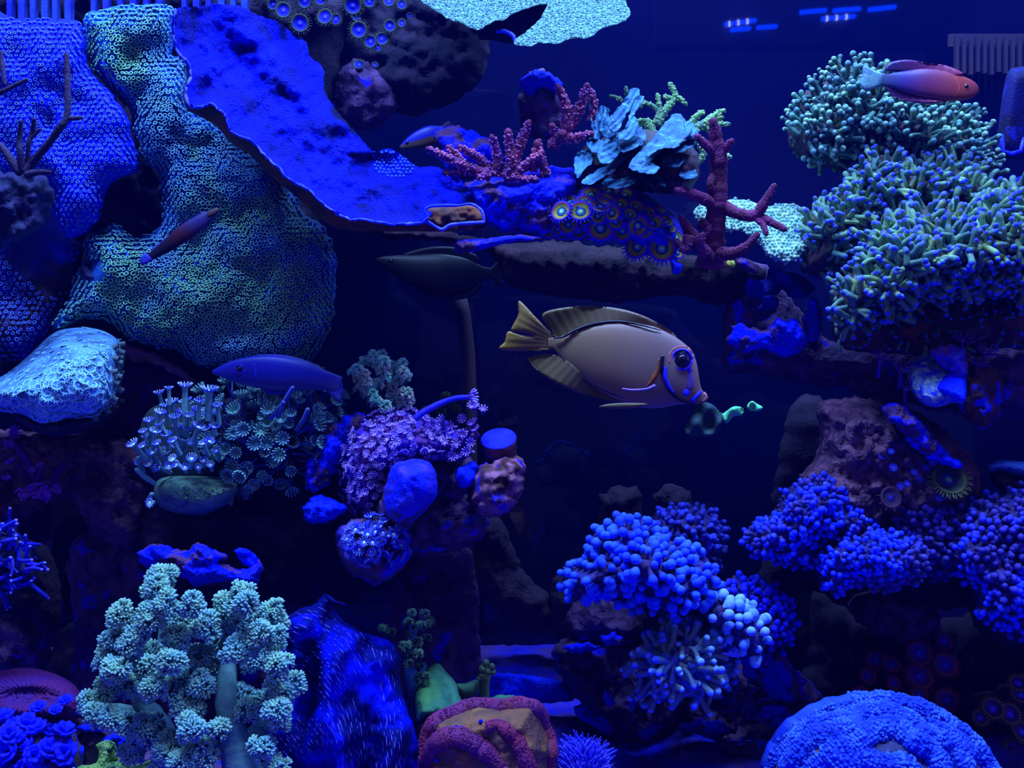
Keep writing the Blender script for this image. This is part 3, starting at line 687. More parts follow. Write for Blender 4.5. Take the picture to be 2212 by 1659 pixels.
teal_plate('larger pale teal table coral lobe at the top with a rounded right edge', [(1195, -30), (1330, -40), (1352, 5), (1362, 28), (1345, 48), (1300, 62), (1270, 82), (1230, 86), (1200, 96), (1170, 92), (1140, 100), (1108, 92), (1140, 66), (1165, 40), (1180, 15)], .82, (0, -.0012))
rock([(960, -60), (1230, -60), (1200, 30), (1150, 70), (1105, 95), (1060, 90), (1010, 60)], .93, .03, 'dark rock underside holding the teal table corals', M_ROCKD, R=40, sp=9)
branches('crust_coral', 'thin blue-edged crust lip under the teal table corals', 'coral', [[(1072, 68, .85, 4), (1090, 68, .85, 5), (1108, 78, .85, 5), (1112, 92, .85, 3)]], [M_PRIM])

# ------------------------------------------------------------------ red branching corals
M_RED = mat('red_branch', (96, 46, 140), (70, 34, 100), (104, 58, 112), scale=70, k=.52, bump=.6, bscale=500)
M_REDT = mat('red_knob', (140, 100, 180), (90, 64, 190), scale=70, k=.7, bump=0)
D_ = .80
def br(*pts, D=.80):
    return [(x, y, D + (k * -.004), r) for k, (x, y, r) in enumerate(pts)]
red = branches('staghorn_coral', 'low wide red-violet staghorn coral with pale tips left of the teal fans', 'coral', [
    br((1060, 378, 14), (1020, 365, 12), (985, 350, 10), (955, 335, 8), (925, 322, 6)),
    br((1020, 368, 10), (990, 372, 8), (960, 374, 6)), br((1000, 355, 9), (985, 335, 8), (968, 318, 6)), br((1060, 375, 12), (1040, 345, 10), (1015, 330, 8), (995, 318, 6)),
    br((1070, 380, 13), (1075, 350, 10), (1070, 315, 8), (1062, 295, 7)), br((1090, 385, 13), (1105, 350, 12), (1100, 310, 10), (1098, 285, 8)), br((1110, 350, 11), (1128, 300, 10), (1142, 265, 7)),
    br((1100, 385, 12), (1125, 365, 10), (1150, 345, 9), (1172, 330, 6)), br((1150, 370, 10), (1158, 330, 9), (1165, 305, 6)), br((1090, 385, 11), (1125, 385, 8), (1160, 388, 6)),
    br((1180, 380, 10), (1170, 345, 9), (1160, 310, 8)), br((1045, 352, 9), (1050, 375, 9), (1035, 385, 6))], [M_RED, M_REDT], knob=(7, 2.6), nz=.25)
branches('staghorn_coral', 'upright red-violet staghorn coral forked in a V before the grey-violet stub', 'coral', [
    br((1215, 300, 14, ), (1225, 265, 13), (1222, 225, 11), (1205, 187, 7)), br((1225, 275, 13), (1250, 240, 12), (1262, 205, 10), (1268, 185, 7)),
    br((1235, 270, 10), (1255, 235, 10), (1262, 208, 7)), br((1275, 262, 8), (1284, 230, 8), (1276, 195, 6)), br((1205, 300, 10), (1198, 285, 9), (1192, 272, 7)),
    br((1205, 298, 11), (1235, 300, 10), (1262, 293, 9), (1278, 290, 7)), br((1190, 320, 12), (1205, 300, 12), (1215, 290, 11))], [M_RED, M_REDT], knob=(7, 2.6), nz=.25)
M_MAR = mat('maroon_branch', (92, 40, 130), (70, 32, 90), (60, 28, 78), scale=50, k=.5, bump=.8, bscale=700)
branches('antler_coral', 'tall smooth maroon antler coral standing right of the ringed polyps', 'coral', [
    [(1535, 570, .80, 34), (1540, 520, .79, 26), (1548, 450, .78, 22), (1552, 390, .775, 20), (1552, 340, .77, 18), (1545, 290, .765, 14), (1540, 262, .76, 9)],
    [(1552, 335, .77, 12), (1530, 318, .765, 10), (1505, 295, .76, 7)], [(1556, 330, .77, 10), (1570, 318, .765, 9), (1580, 305, .76, 7)],
    [(1550, 445, .78, 13), (1520, 430, .77, 13), (1490, 418, .76, 11), (1462, 412, .755, 8)], [(1545, 430, .78, 10), (1534, 402, .77, 9), (1538, 380, .77, 7)],
    [(1555, 440, .78, 16), (1590, 460, .775, 13), (1630, 465, .77, 13), (1650, 440, .765, 11), (1672, 402, .76, 7)], [(1635, 465, .77, 10), (1665, 480, .765, 9), (1695, 495, .76, 6)],
    [(1630, 468, .77, 8), (1648, 485, .765, 7), (1655, 505, .76, 5)],
    [(1545, 545, .79, 18), (1580, 548, .78, 14), (1610, 535, .77, 11), (1635, 508, .765, 7)], [(1535, 560, .79, 18), (1510, 530, .78, 14), (1490, 500, .775, 12), (1470, 470, .77, 7)],
    [(1525, 550, .78, 14), (1510, 525, .77, 12), (1518, 505, .765, 5)], [(1490, 510, .77, 14), (1480, 540, .77, 10), (1460, 520, .77, 6)],
    [(1510, 480, .78, 13), (1530, 490, .78, 10), (1520, 510, .78, 8)]], [M_MAR, mat('maroon_nap', (98, 56, 170), k=.6, bump=0)], knob=(5.0, 1.3), seg=12, nz=.2)

# ------------------------------------------------------------------ green finger coral and teal fans
M_GRN = mat('green_branch', (72, 140, 124), (54, 110, 135), scale=60, k=.7, bump=.5, bscale=600)
branches('birdsnest_coral', 'pale green thin-branched coral behind the teal fan corals', 'coral', [
    [(1420, 270, .85, 9), (1440, 235, .85, 8), (1462, 212, .85, 6), (1482, 226, .85, 4)], [(1462, 212, .85, 7), (1455, 195, .85, 6), (1447, 182, .85, 5)], [(1455, 215, .85, 6), (1436, 208, .85, 5)],
    [(1415, 270, .85, 8), (1425, 240, .85, 6), (1420, 205, .85, 5)], [(1430, 255, .85, 7), (1415, 232, .85, 5), (1392, 222, .85, 4), (1385, 232, .85, 3)],
    [(1345, 218, .86, 4), (1330, 210, .86, 4), (1318, 207, .86, 3)], [(1355, 205, .86, 5), (1352, 190, .86, 4)], [(1400, 265, .86, 10), (1375, 265, .86, 7), (1365, 280, .86, 6), (1385, 285, .85, 6)],
    [(1490, 275, .84, 10), (1500, 255, .84, 7), (1518, 242, .84, 5)], [(1500, 280, .84, 10), (1530, 262, .84, 9), (1555, 242, .84, 6), (1564, 238, .84, 4)], [(1535, 262, .84, 7), (1560, 254, .84, 4)],
    [(1525, 280, .84, 8), (1550, 270, .84, 7), (1575, 268, .84, 4)], [(1510, 300, .84, 10), (1520, 330, .84, 8), (1510, 350, .84, 6)], [(1560, 330, .84, 6), (1578, 340, .84, 4)], [(1410, 290, .85, 10), (1400, 262, .85, 8)]],
    [M_GRN, mat('green_knob', (100, 165, 150), k=.75, bump=0)], knob=(7, 2.2), nz=.2)
M_FAN = mat('teal_fan', (34, 98, 190), (18, 66, 150), (56, 126, 195), scale=60, k=.72, bump=.7, bscale=420, thr3=(.58, .68))
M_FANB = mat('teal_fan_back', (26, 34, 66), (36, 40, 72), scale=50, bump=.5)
fan = thing('cactus_coral', 'cluster of folded blue-teal ridged fan plates at upper centre', 'coral', W(1390, 400, .80))
def blade(out, D, tilt, ridge_dir, label=None):
    """one upright plate with raised ridges running to its rim"""
    c = np.mean(np.array(out, float), 0); a = math.atan2(ridge_dir[1], ridge_dir[0])
    def fn(x, y):
        v = -(x - c[0]) * math.sin(a) + (y - c[1]) * math.cos(a)
        return D + tilt[0] * (x - c[0]) + tilt[1] * (y - c[1]) - .0050 * np.abs(np.sin(v * .27 + 1.5 * n2(x, y, .03, 2))) + .003 * n2(x, y, .05, 4)
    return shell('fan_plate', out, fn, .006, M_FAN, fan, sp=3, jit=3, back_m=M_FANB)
blade([(1315, 262), (1330, 240), (1352, 210), (1366, 190), (1380, 192), (1382, 205), (1372, 220), (1352, 250), (1340, 275), (1322, 285)], .80, (.0005, -.0006), (.6, -.8))
blade([(1350, 275), (1362, 240), (1378, 212), (1392, 208), (1386, 225), (1372, 245), (1380, 268), (1388, 278), (1360, 300), (1330, 300)], .79, (.0004, -.0006), (.6, -.8))
blade([(1288, 240), (1300, 228), (1315, 234), (1318, 258), (1330, 275), (1322, 300), (1300, 290), (1288, 262)], .80, (-.0004, -.0003), (.2, -1))
blade([(1275, 200), (1284, 196), (1288, 225), (1292, 262), (1300, 290), (1285, 300), (1276, 262), (1272, 225)], .81, (.0006, -.0004), (0, -1))
blade([(1292, 330), (1310, 302), (1335, 285), (1360, 275), (1378, 282), (1356, 302), (1338, 330), (1318, 350), (1298, 352)], .78, (.0004, -.0010), (.8, -.5))
blade([(1240, 355), (1245, 330), (1268, 322), (1284, 336), (1280, 352), (1262, 368), (1250, 385), (1242, 372)], .78, (-.0004, -.0010), (.2, -1))
blade([(1255, 392), (1275, 378), (1300, 362), (1322, 345), (1345, 322), (1372, 308), (1384, 318), (1366, 335), (1345, 352), (1325, 372), (1295, 388), (1270, 402)], .77, (0, -.0011), (.9, -.5))
blade([(1395, 320), (1415, 292), (1440, 262), (1455, 245), (1470, 246), (1484, 262), (1494, 280), (1478, 302), (1460, 320), (1435, 322), (1412, 330), (1398, 338)], .775, (-.0002, -.0012), (.65, -.75))
blade([(1358, 362), (1372, 335), (1395, 312), (1425, 296), (1448, 300), (1440, 320), (1420, 335), (1408, 350), (1425, 362), (1410, 375), (1380, 372)], .765, (0, -.0012), (.8, -.5))
blade([(1362, 290), (1380, 288), (1384, 300), (1370, 312), (1352, 322), (1348, 305)], .79, (0, -.001), (.2, -1))
blade([(1455, 322), (1475, 306), (1498, 300), (1502, 312), (1482, 325), (1462, 330)], .775, (0, -.0012), (.9, -.3))
blade([(1468, 372), (1480, 366), (1500, 364), (1508, 375), (1500, 384), (1480, 386), (1468, 380)], .77, (0, -.0014), (1, 0))
blade([(1418, 372), (1430, 380), (1438, 395), (1434, 404), (1424, 398), (1420, 385)], .77, (0, -.001), (.2, 1))
blade([(1336, 300), (1350, 285), (1372, 276), (1392, 282), (1396, 300), (1378, 318), (1350, 330), (1336, 322)], .785, (.0002, -.001), (.7, -.7))
blade([(1268, 300), (1276, 285), (1292, 292), (1306, 310), (1300, 332), (1284, 330), (1270, 318)], .79, (0, -.0008), (.3, -1))
blade([(1300, 395), (1322, 378), (1345, 370), (1366, 378), (1372, 394), (1350, 404), (1318, 408)], .775, (0, -.001), (.9, -.3))
blade([(1430, 345), (1445, 330), (1468, 332), (1480, 345), (1470, 360), (1448, 362), (1434, 358)], .772, (0, -.001), (.4, -.9))
blade([(1482, 262), (1496, 268), (1508, 285), (1505, 300), (1492, 296), (1480, 285)], .785, (.0003, -.0008), (.5, -.8))
blade([(1395, 372), (1412, 362), (1425, 372), (1432, 392), (1420, 408), (1402, 400), (1392, 386)], .785, (0, -.0008), (.3, -1))
# brown undersides and core of the cluster
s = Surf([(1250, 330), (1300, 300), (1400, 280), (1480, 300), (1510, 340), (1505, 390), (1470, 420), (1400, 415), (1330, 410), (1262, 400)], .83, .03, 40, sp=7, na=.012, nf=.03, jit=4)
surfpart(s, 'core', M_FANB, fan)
for P_ in ([(1320, 370), (1345, 352), (1372, 330), (1378, 345), (1360, 375), (1335, 395), (1318, 392)], [(1425, 350), (1450, 330), (1490, 335), (1505, 355), (1500, 385), (1470, 405), (1440, 400), (1425, 375)]):
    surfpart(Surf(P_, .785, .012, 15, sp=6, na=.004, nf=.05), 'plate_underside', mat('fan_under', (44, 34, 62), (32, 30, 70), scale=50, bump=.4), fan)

# ------------------------------------------------------------------ plate of pale bumps behind the antler coral
M_MON = mat('pale_teal', (110, 180, 220), (80, 150, 205), scale=80, k=.6, bump=.5, bscale=500)
mon = thing('encrusting_coral', 'pale ice-blue bumpy encrusting coral behind the maroon antler branches', 'coral', W(1660, 490, .86))
s = Surf([(1500, 455), (1530, 440), (1600, 430), (1650, 445), (1700, 440), (1740, 455), (1745, 500), (1740, 545), (1700, 568), (1665, 555), (1640, 530), (1600, 500), (1550, 500), (1510, 485)], .87, .02, 25, sp=6, na=.006, nf=.03, tilt=(0, -.0006), jit=3)
surfpart(s, 'base', M_MON, mon); p, n = s.pts(*s.scatter(8, .25))
V, F, M = joined([revolve([(1, -.4), (1.05, .5), (.8, 1.1), (.3, 1.4)], 7)], p, n + .4 * UP, 3.4 * .86 / FPX * RNG.uniform(.7, 1.3, len(p))); part('bumps', V, F, M_MON, mon, M * 0, kind='stuff')

# ------------------------------------------------------------------ button polyps with rings
def zmats(tag_, col, fringe, ring1, ring2, inner, rad, centre, k=1.1):
    return [mat('%s_%s' % (tag_, n_), c_, bump=0, k=k) for n_, c_ in (('column', col), ('fringe', fringe), ('edge', ring1), ('ring', ring2), ('inner', inner), ('throat', rad), ('centre', centre))]
Z_RING = zmats('ringed', (30, 20, 90), (20, 30, 245), (104, 42, 90), (84, 120, 72), (14, 24, 90), (30, 90, 190), (100, 180, 160), .9)
ZOA = zoa_template(20, 22)
def zoa_colony(name, label, spots, D, mats, dome=None, tmpl=ZOA, limit=300, pname='polyp', face=(0, -1, .55), cup=0, rk=1.0):
    root = thing(name, label, 'coral', W(spots[0][0], spots[0][1], D))
    P = []; N = []; S = []
    for sp_ in spots:
        x, y, r = sp_[:3]
        if dome is not None: d = float(dome.Dat(np.array([x]), np.array([y]))[0]) - r * .5 * D / FPX; _, n_ = dome.pts(np.array([float(x)]), np.array([float(y)])); n_ = n_[0]
        else: d = D - RNG.uniform(0, .008); n_ = np.array((0, 0, 0.0))
        f = np.array(sp_[3:6], float) if len(sp_) > 3 else np.array(face, float)
        v = n_ * .7 + f / np.linalg.norm(f) + RNG.normal(0, .12, 3)
        P.append(W(x, y, d)); N.append(v); S.append(r / 1.22 * D / FPX * rk)
    pieces(root, pname, [tmpl], np.array(P), np.array(N), np.array(S), mats, limit=limit)
    return root
domeK = Surf([(1165, 480), (1175, 430), (1210, 405), (1270, 395), (1330, 392), (1380, 410), (1430, 440), (1465, 470), (1475, 520), (1465, 560), (1430, 560), (1380, 545), (1330, 520), (1270, 520), (1200, 515), (1170, 510)], .84, .06, 110, sp=8, na=.004, nf=.02, back=.4)
zs = [(1245, 410, 22), (1278, 418, 21), (1316, 412, 22), (1350, 420, 20), (1310, 432, 20), (1230, 434, 17), (1262, 438, 19), (1340, 440, 18), (1374, 445, 18), (1212, 456, 22), (1254, 456, 24), (1298, 444, 22), (1190, 470, 18), (1250, 478, 18), (1322, 460, 18),
      (1362, 462, 15), (1228, 484, 22), (1292, 466, 18), (1265, 472, 14), (1330, 478, 17), (1400, 458, 17), (1408, 480, 24), (1440, 478, 16), (1378, 488, 22), (1186, 498, 16), (1205, 494, 14), (1250, 500, 15), (1298, 492, 28), (1344, 498, 22), (1392, 496, 20),
      (1376, 532, 27), (1430, 536, 29), (1462, 512, 16), (1464, 545, 14), (1228, 420, 14), (1180, 450, 13), (1425, 455, 13), (1450, 492, 13), (1190, 430, 12), (1212, 505, 12), (1270, 505, 11)]
zr = zoa_colony('zoanthid_colony', 'dome of ringed button polyps with blue fringes and olive rings at upper centre', zs, .80, Z_RING, domeK, rk=1.28)
surfpart(domeK, 'mat', mat('zoa_mat', (14, 14, 120), (10, 20, 220), scale=60, bump=.5), zr)
Z_DARK = zmats('dusk', (14, 14, 60), (34, 52, 62), (36, 60, 66), (6, 14, 190), (8, 14, 235), (10, 18, 245), (60, 70, 255), .7)
HAIR = zoa_template(18, 26)
zd = [(612, 22, 17), (648, 50, 19), (658, 2, 16), (702, 36, 17), (725, 42, 13), (762, 12, 19), (692, 0, 12), (775, 65, 18), (798, 4, 12), (840, 3, 12), (868, 10, 11), (842, 56, 13), (868, 50, 9), (800, 90, 14), (825, 84, 14), (590, 10, 12), (885, 34, 6), (770, 38, 8), (816, 103, 8)]
zoa_colony('zoanthid_colony', 'dark button polyps with blue centres hanging over the top of the blue plate', zd, .905, Z_DARK, tmpl=HAIR, rk=1.3, face=(0, -1, -.1))
zoa_colony('zoanthid_colony', 'two lone faint button polyps on the rounded purple-brown rock', [(775, 139, 17), (810, 140, 9)], .945, Z_DARK, tmpl=HAIR)
Z_RED = zmats('redbrown', (26, 16, 50), (62, 30, 50), (60, 28, 62), (36, 20, 110), (34, 18, 120), (24, 12, 130), (20, 30, 220), 1.7)
zoa_colony('zoanthid_colony', 'dim red-fringed button polyps on the dark mound behind the blue ridged coral',
    [(1890, 1425, 26), (1925, 1435, 22), (1985, 1410, 34), (1985, 1460, 36), (2042, 1435, 32), (1875, 1460, 20), (2045, 1512, 32), (1930, 1475, 18), (2040, 1385, 22), (1985, 1500, 22), (1860, 1500, 22), (1900, 1510, 18)], .925, Z_RED, tmpl=HAIR, face=(0, -1, .7))
Z_OLV = zmats('olive', (18, 14, 50), (70, 74, 60), (40, 40, 70), (24, 22, 90), (28, 26, 130), (30, 26, 190), (40, 60, 230), 1.5)
zoa_colony('zoanthid_colony', 'olive-fringed button polyps with violet centres at the lower right edge',
    [(2145, 1530, 28), (2182, 1542, 27), (2118, 1550, 20), (2205, 1500, 24), (2200, 1475, 22), (2208, 1580, 26), (2190, 1610, 22), (2165, 1640, 24), (2210, 1640, 26), (2130, 1660, 20)], .90, Z_OLV, tmpl=HAIR, face=(0, -1, .7))
rock([(2080, 1520), (2150, 1490), (2300, 1440), (2300, 1760), (2120, 1760), (2080, 1640)], .95, .04, 'dark foot rock of the olive-fringed button polyps', M_ROCKD, R=50, sp=9)
# large green-hazed mushroom on the right rock
Z_MUSH = zmats('mush', (26, 24, 50), (60, 84, 66), (44, 66, 60), (30, 46, 72), (24, 34, 110), (20, 40, 170), (90, 160, 130), .6)
Z_VIO = zmats('violet', (26, 20, 50), (44, 32, 80), (46, 34, 84), (34, 28, 90), (30, 26, 90), (24, 20, 110), (20, 24, 210), .8)
zoa_colony('mushroom_coral', 'hazy green mushroom with a small bright mouth on the purple-brown rock', [(2050, 1035, 46)], .79, Z_MUSH, tmpl=zoa_template(28, 40, .2), face=(.1, -1, .5))
zoa_colony('mushroom_coral', 'dull violet mushroom beneath the purple-brown rock front', [(1925, 1075, 30)], .79, Z_VIO, tmpl=zoa_template(24, 10, .3), face=(-.1, -1, .2))
zoa_colony('zoanthid_colony', 'sprinkle of tiny blue-mouthed polyps on the purple-brown rock front', [(1930, 1010, 10), (1960, 1045, 8), (1975, 1020, 9), (2015, 998, 10), (2000, 1010, 9), (1945, 1050, 9), (1985, 1035, 8), (2030, 1075, 9), (1905, 985, 9), (1925, 975, 8)], .79, zmats('spk', (20, 16, 80), (20, 24, 200), (20, 24, 190), (20, 26, 160), (30, 30, 150), (20, 20, 200), (50, 70, 250)), face=(0, -1, .6))

# pale blue zoanthid dome at the left edge
Z_PALE = zmats('pale', (40, 70, 110), (85, 155, 235), (55, 120, 225), (42, 95, 225), (36, 80, 215), (45, 100, 235), (90, 160, 250), 1.25)
domeP = Surf([(-80, 860), (0, 815), (30, 795), (70, 760), (115, 720), (160, 708), (215, 712), (255, 735), (265, 770), (262, 820), (245, 870), (205, 900), (150, 905), (90, 915), (40, 895), (-20, 890), (-80, 900)], .80, .07, 110, sp=7, na=.003, nf=.02, tilt=(0, -.0002), seed=2)
zp = thing('zoanthid_colony', 'pale blue dome of crowded button polyps at the left edge', 'coral', W(110, 900, .8))
surfpart(domeP, 'mat', mat('pale_mat', (50, 110, 215), (36, 80, 170), scale=60, k=1.1, bump=.6), zp)
x, y = domeP.scatter(15.5, .28); p, n = domeP.pts(x, y); r_ = np.where((x - 0) * .45 + (y - 830) > 20, 13, 8.5) * RNG.uniform(.8, 1.2, len(x)) * .76 / FPX
pieces(zp, 'polyp', [zoa_template(14, 14, .4)], p, n + .25 * UP + RNG.normal(0, .15, n.shape), r_ / 1.2, Z_PALE)
# dim polyps hanging under that dome
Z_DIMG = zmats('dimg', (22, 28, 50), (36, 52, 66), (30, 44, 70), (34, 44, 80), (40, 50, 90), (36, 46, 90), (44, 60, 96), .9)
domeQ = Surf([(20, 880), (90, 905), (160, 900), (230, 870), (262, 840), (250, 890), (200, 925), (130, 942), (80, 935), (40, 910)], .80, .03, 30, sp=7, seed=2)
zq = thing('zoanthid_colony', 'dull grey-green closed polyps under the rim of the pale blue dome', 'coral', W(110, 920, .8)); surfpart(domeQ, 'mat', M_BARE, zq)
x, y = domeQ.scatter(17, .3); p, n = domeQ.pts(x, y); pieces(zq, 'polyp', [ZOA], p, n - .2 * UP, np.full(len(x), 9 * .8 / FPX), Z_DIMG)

# ------------------------------------------------------------------ tentacle corals
def tentacle_coral(name, label, out, D, T, R, sp, r, mats, tm, upb=.5, na=.01, nf=.015, jit=.3, base_m=M_ROCKD, tilt=(0, 0), seed=1, limit=300, pname='tentacle', dn=0.3, sink=.5, back=.6, gap=None):
    root = thing(name, label, 'coral', W(*np.mean(np.array(out, float), 0), D))
    s = Surf(out, D, T, R, back=back, sp=max(7, sp * .6), na=na, nf=nf, tilt=tilt, seed=seed, jit=6)
    surfpart(s, 'base', base_m, root)
    x, y = s.scatter(sp, jit, 1)
    if gap is not None: k = n2(x, y, gap[0], seed + 4, 2) > gap[1]; x, y = x[k], y[k]
    p, n = s.pts(x, y); rs = r * D / FPX * RNG.uniform(.8, 1.2, len(x))
    d = n + upb * UP + RNG.normal(0, dn, n.shape)
    pieces(root, pname, tm, p - n * rs[:, None] * sink, d, rs, mats, limit=limit)
    return root, s
M_HS = mat('hammer_stalk', (66, 124, 130), (44, 92, 128), (84, 134, 122), scale=34, k=.8, bump=.2, thr3=(.55, .66))
M_HT = mat('hammer_tip', (40, 70, 250), (26, 46, 240), scale=60, k=.95, bump=0)
M_FS = mat('frog_stalk', (34, 80, 100), (24, 56, 90), (56, 104, 90), scale=30, k=1.1, bump=.2, thr3=(.58, .66))
M_FT = mat('frog_tip', (92, 160, 185), (60, 124, 190), scale=50, k=.7, bump=0)
M_HB = mat('hammer_base', (24, 40, 58), (34, 30, 56), scale=40, bump=.5)
tentacle_coral('frogspawn_coral', 'blue-green frogspawn coral with small pale round tips under the orange fish', [(1702, 290), (1715, 250), (1745, 195), (1800, 160), (1835, 143), (1900, 150), (1970, 185), (2060, 225), (2105, 255), (2135, 300), (2148, 350), (2130, 400), (2050, 400), (1960, 380), (1890, 350), (1850, 340), (1820, 370), (1780, 360), (1735, 345), (1705, 320)],
    .92, .08, 110, 14.5, 4.2, [M_FS, M_FT], THINT, upb=.5, na=.014, base_m=M_HB, seed=4, limit=300, dn=.4, gap=(.012, -.5))
tentacle_coral('hammer_coral', 'left upper lobe of green hammer coral, blue-tipped, above the ruffled blue leaf', [(1740, 520), (1730, 480), (1755, 450), (1790, 430), (1830, 400), (1850, 360), (1900, 330), (1980, 345), (2060, 340), (2130, 380), (2160, 420), (2110, 460), (2010, 450), (1930, 480), (1880, 510), (1850, 560), (1840, 600), (1790, 600), (1735, 590), (1728, 555)],
    .86, .06, 80, 14.5, 5.3, [M_HS, M_HT], HAMMER, upb=.5, base_m=M_HB, seed=6, dn=.45, gap=(.014, -.62))
tentacle_coral('hammer_coral', 'big lower lobe of green hammer coral with blue tips filling the right edge', [(1802, 680), (1795, 630), (1830, 590), (1850, 530), (1880, 500), (1930, 470), (2010, 440), (2110, 440), (2180, 400), (2300, 380), (2300, 640), (2230, 660), (2150, 640), (2080, 650), (2000, 660), (1940, 690), (1880, 690), (1830, 720), (1805, 715)],
    .82, .08, 120, 15, 5.6, [M_HS, M_HT], HAMMER, upb=.45, base_m=M_HB, seed=8, dn=.45, gap=(.013, -.6))
hb = Surf([(1800, 700), (1880, 670), (2000, 640), (2150, 620), (2300, 620), (2300, 760), (2150, 750), (2040, 770), (1940, 765), (1850, 760), (1810, 740)], .86, .05, 70, sp=9, na=.01, nf=.02, jit=6)
hr = thing('hammer_coral', 'bare brown skirt of the hammer coral with sparse shrunken tentacles', 'coral', W(2000, 740, .86)); surfpart(hb, 'base', mat('hammer_skirt', (34, 32, 62), (58, 38, 58), scale=40, bump=.8), hr)
x, y = hb.scatter(30, .4, 6); p, n = hb.pts(x, y); pieces(hr, 'tentacle', HAMMER, p, n + RNG.normal(0, .3, n.shape), np.full(len(x), 4.0 * .82 / FPX), [M_FS, M_HT])

M_BS = mat('bubble_stalk', (20, 26, 130), (26, 24, 96), scale=40, bump=.2)
M_BT = mat('bubble_tip', (10, 40, 255), (20, 60, 255), scale=50, k=1.2, bump=.1)
M_BTR = mat('bubble_tip_patchy', (8, 32, 255), (28, 30, 140), (40, 70, 235), scale=16, thr=(.46, .58), k=1.1, bump=.1, thr3=(.6, .66), sc3=90)  # violet noise patches put the shading of the tips into the colour
M_BTV = mat('bubble_tip_deep', (14, 24, 255), (8, 16, 230), scale=50, k=1.1, bump=.1)
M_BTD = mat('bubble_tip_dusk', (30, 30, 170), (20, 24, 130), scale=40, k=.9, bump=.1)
M_BTL = mat('bubble_tip_light', (62, 112, 235), (40, 88, 225), scale=50, k=1.2, bump=.1)
BUB = [tentacle(2.4, .72, b, 1.5, 9, False, 6, seed=k + 40, tipm=1.4) for k, b in enumerate((.5, -.7, 1.0))]
out = [(1222, 1290), (1215, 1240), (1240, 1215), (1275, 1200), (1285, 1155), (1320, 1130), (1350, 1120), (1400, 1130), (1430, 1160), (1480, 1180), (1525, 1205), (1545, 1245), (1540, 1290), (1520, 1320), (1470, 1335), (1420, 1325), (1380, 1305), (1330, 1300), (1280, 1290), (1240, 1300)]
tentacle_coral('bubble_tip_coral', 'bright blue coral of crowded round bubble tips at lower centre', out, .80, .08, 90, 14.8, 8.4, [M_BS, M_BT], BUB, upb=.35, na=.012, seed=3, dn=.25, base_m=M_BS)
tentacle_coral('bubble_tip_coral', 'darker small-tipped coral behind and right of the bright blue bubble coral', [(1405, 1150), (1412, 1115), (1445, 1095), (1490, 1092), (1535, 1105), (1562, 1140), (1565, 1185), (1545, 1215), (1540, 1240), (1500, 1230), (1460, 1190), (1420, 1165)], .90, .06, 60, 11.5, 5.8, [M_BS, mat('tipmid', (26, 44, 225), (20, 28, 150), scale=45, bump=.1)], BUB, upb=.35, seed=5, dn=.25, base_m=M_BS)
tentacle_coral('bubble_tip_coral', 'deep blue small-tipped cluster behind the pale bubble cluster', [(1540, 1290), (1555, 1260), (1590, 1245), (1640, 1255), (1690, 1290), (1712, 1330), (1712, 1370), (1690, 1400), (1640, 1390), (1580, 1330)], .86, .05, 50, 12, 6.3, [M_BS, M_BTV], BUB, upb=.4, seed=7, dn=.3, base_m=M_BS)
tentacle_coral('bubble_tip_coral', 'pale sky-blue cluster of fat bubble tips right of the tan anemone coral', [(1525, 1350), (1522, 1315), (1545, 1292), (1590, 1300), (1630, 1325), (1650, 1360), (1652, 1400), (1630, 1415), (1600, 1405), (1560, 1375), (1530, 1370)], .80, .06, 45, 17, 9.6, [M_BS, M_BTL], BUB, upb=.35, seed=9, dn=.3, base_m=mat('bub_base', (34, 44, 130), bump=.3))
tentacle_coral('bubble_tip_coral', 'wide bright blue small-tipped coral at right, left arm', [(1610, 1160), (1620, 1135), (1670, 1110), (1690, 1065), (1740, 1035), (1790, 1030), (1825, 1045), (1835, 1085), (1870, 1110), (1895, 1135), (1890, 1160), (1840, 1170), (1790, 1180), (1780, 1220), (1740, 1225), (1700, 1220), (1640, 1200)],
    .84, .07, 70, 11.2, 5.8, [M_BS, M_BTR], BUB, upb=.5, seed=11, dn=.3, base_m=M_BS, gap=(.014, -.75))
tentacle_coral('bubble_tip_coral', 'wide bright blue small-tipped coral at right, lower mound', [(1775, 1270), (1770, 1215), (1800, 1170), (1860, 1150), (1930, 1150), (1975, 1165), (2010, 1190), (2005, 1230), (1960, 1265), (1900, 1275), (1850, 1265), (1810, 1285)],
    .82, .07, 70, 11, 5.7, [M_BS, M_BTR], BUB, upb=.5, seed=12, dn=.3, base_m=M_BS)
tentacle_coral('bubble_tip_coral', 'dusky violet small-tipped coral between the two bright blue masses at right', [(1925, 1140), (1935, 1095), (1980, 1080), (2050, 1085), (2090, 1100), (2110, 1150), (2080, 1210), (2050, 1250), (2000, 1230), (1960, 1180)],
    .85, .06, 60, 12.5, 6.4, [M_BS, M_BTD], BUB, upb=.4, seed=13, dn=.3, base_m=M_BS)
tentacle_coral('bubble_tip_coral', 'blue small-tipped coral hanging down the far right edge', [(2060, 1140), (2100, 1085), (2160, 1070), (2300, 1070), (2300, 1400), (2210, 1370), (2150, 1350), (2110, 1310), (2095, 1260), (2060, 1230), (2045, 1190)],
    .84, .07, 80, 12.5, 6.2, [M_BS, mat('tipfar', (14, 36, 255), (28, 30, 150), scale=18, thr=(.48, .6), bump=.1)], BUB, upb=.3, seed=14, dn=.3, base_m=M_BS, gap=(.02, -.7))  # tip colour carries the same painted violet shading
M_AS = mat('anem_stalk', (42, 82, 165), (54, 84, 130), (30, 54, 200), scale=34, k=1.1, bump=.2)
M_AT = mat('anem_tip', (60, 120, 235), (30, 50, 250), scale=60, k=1.1, bump=0)
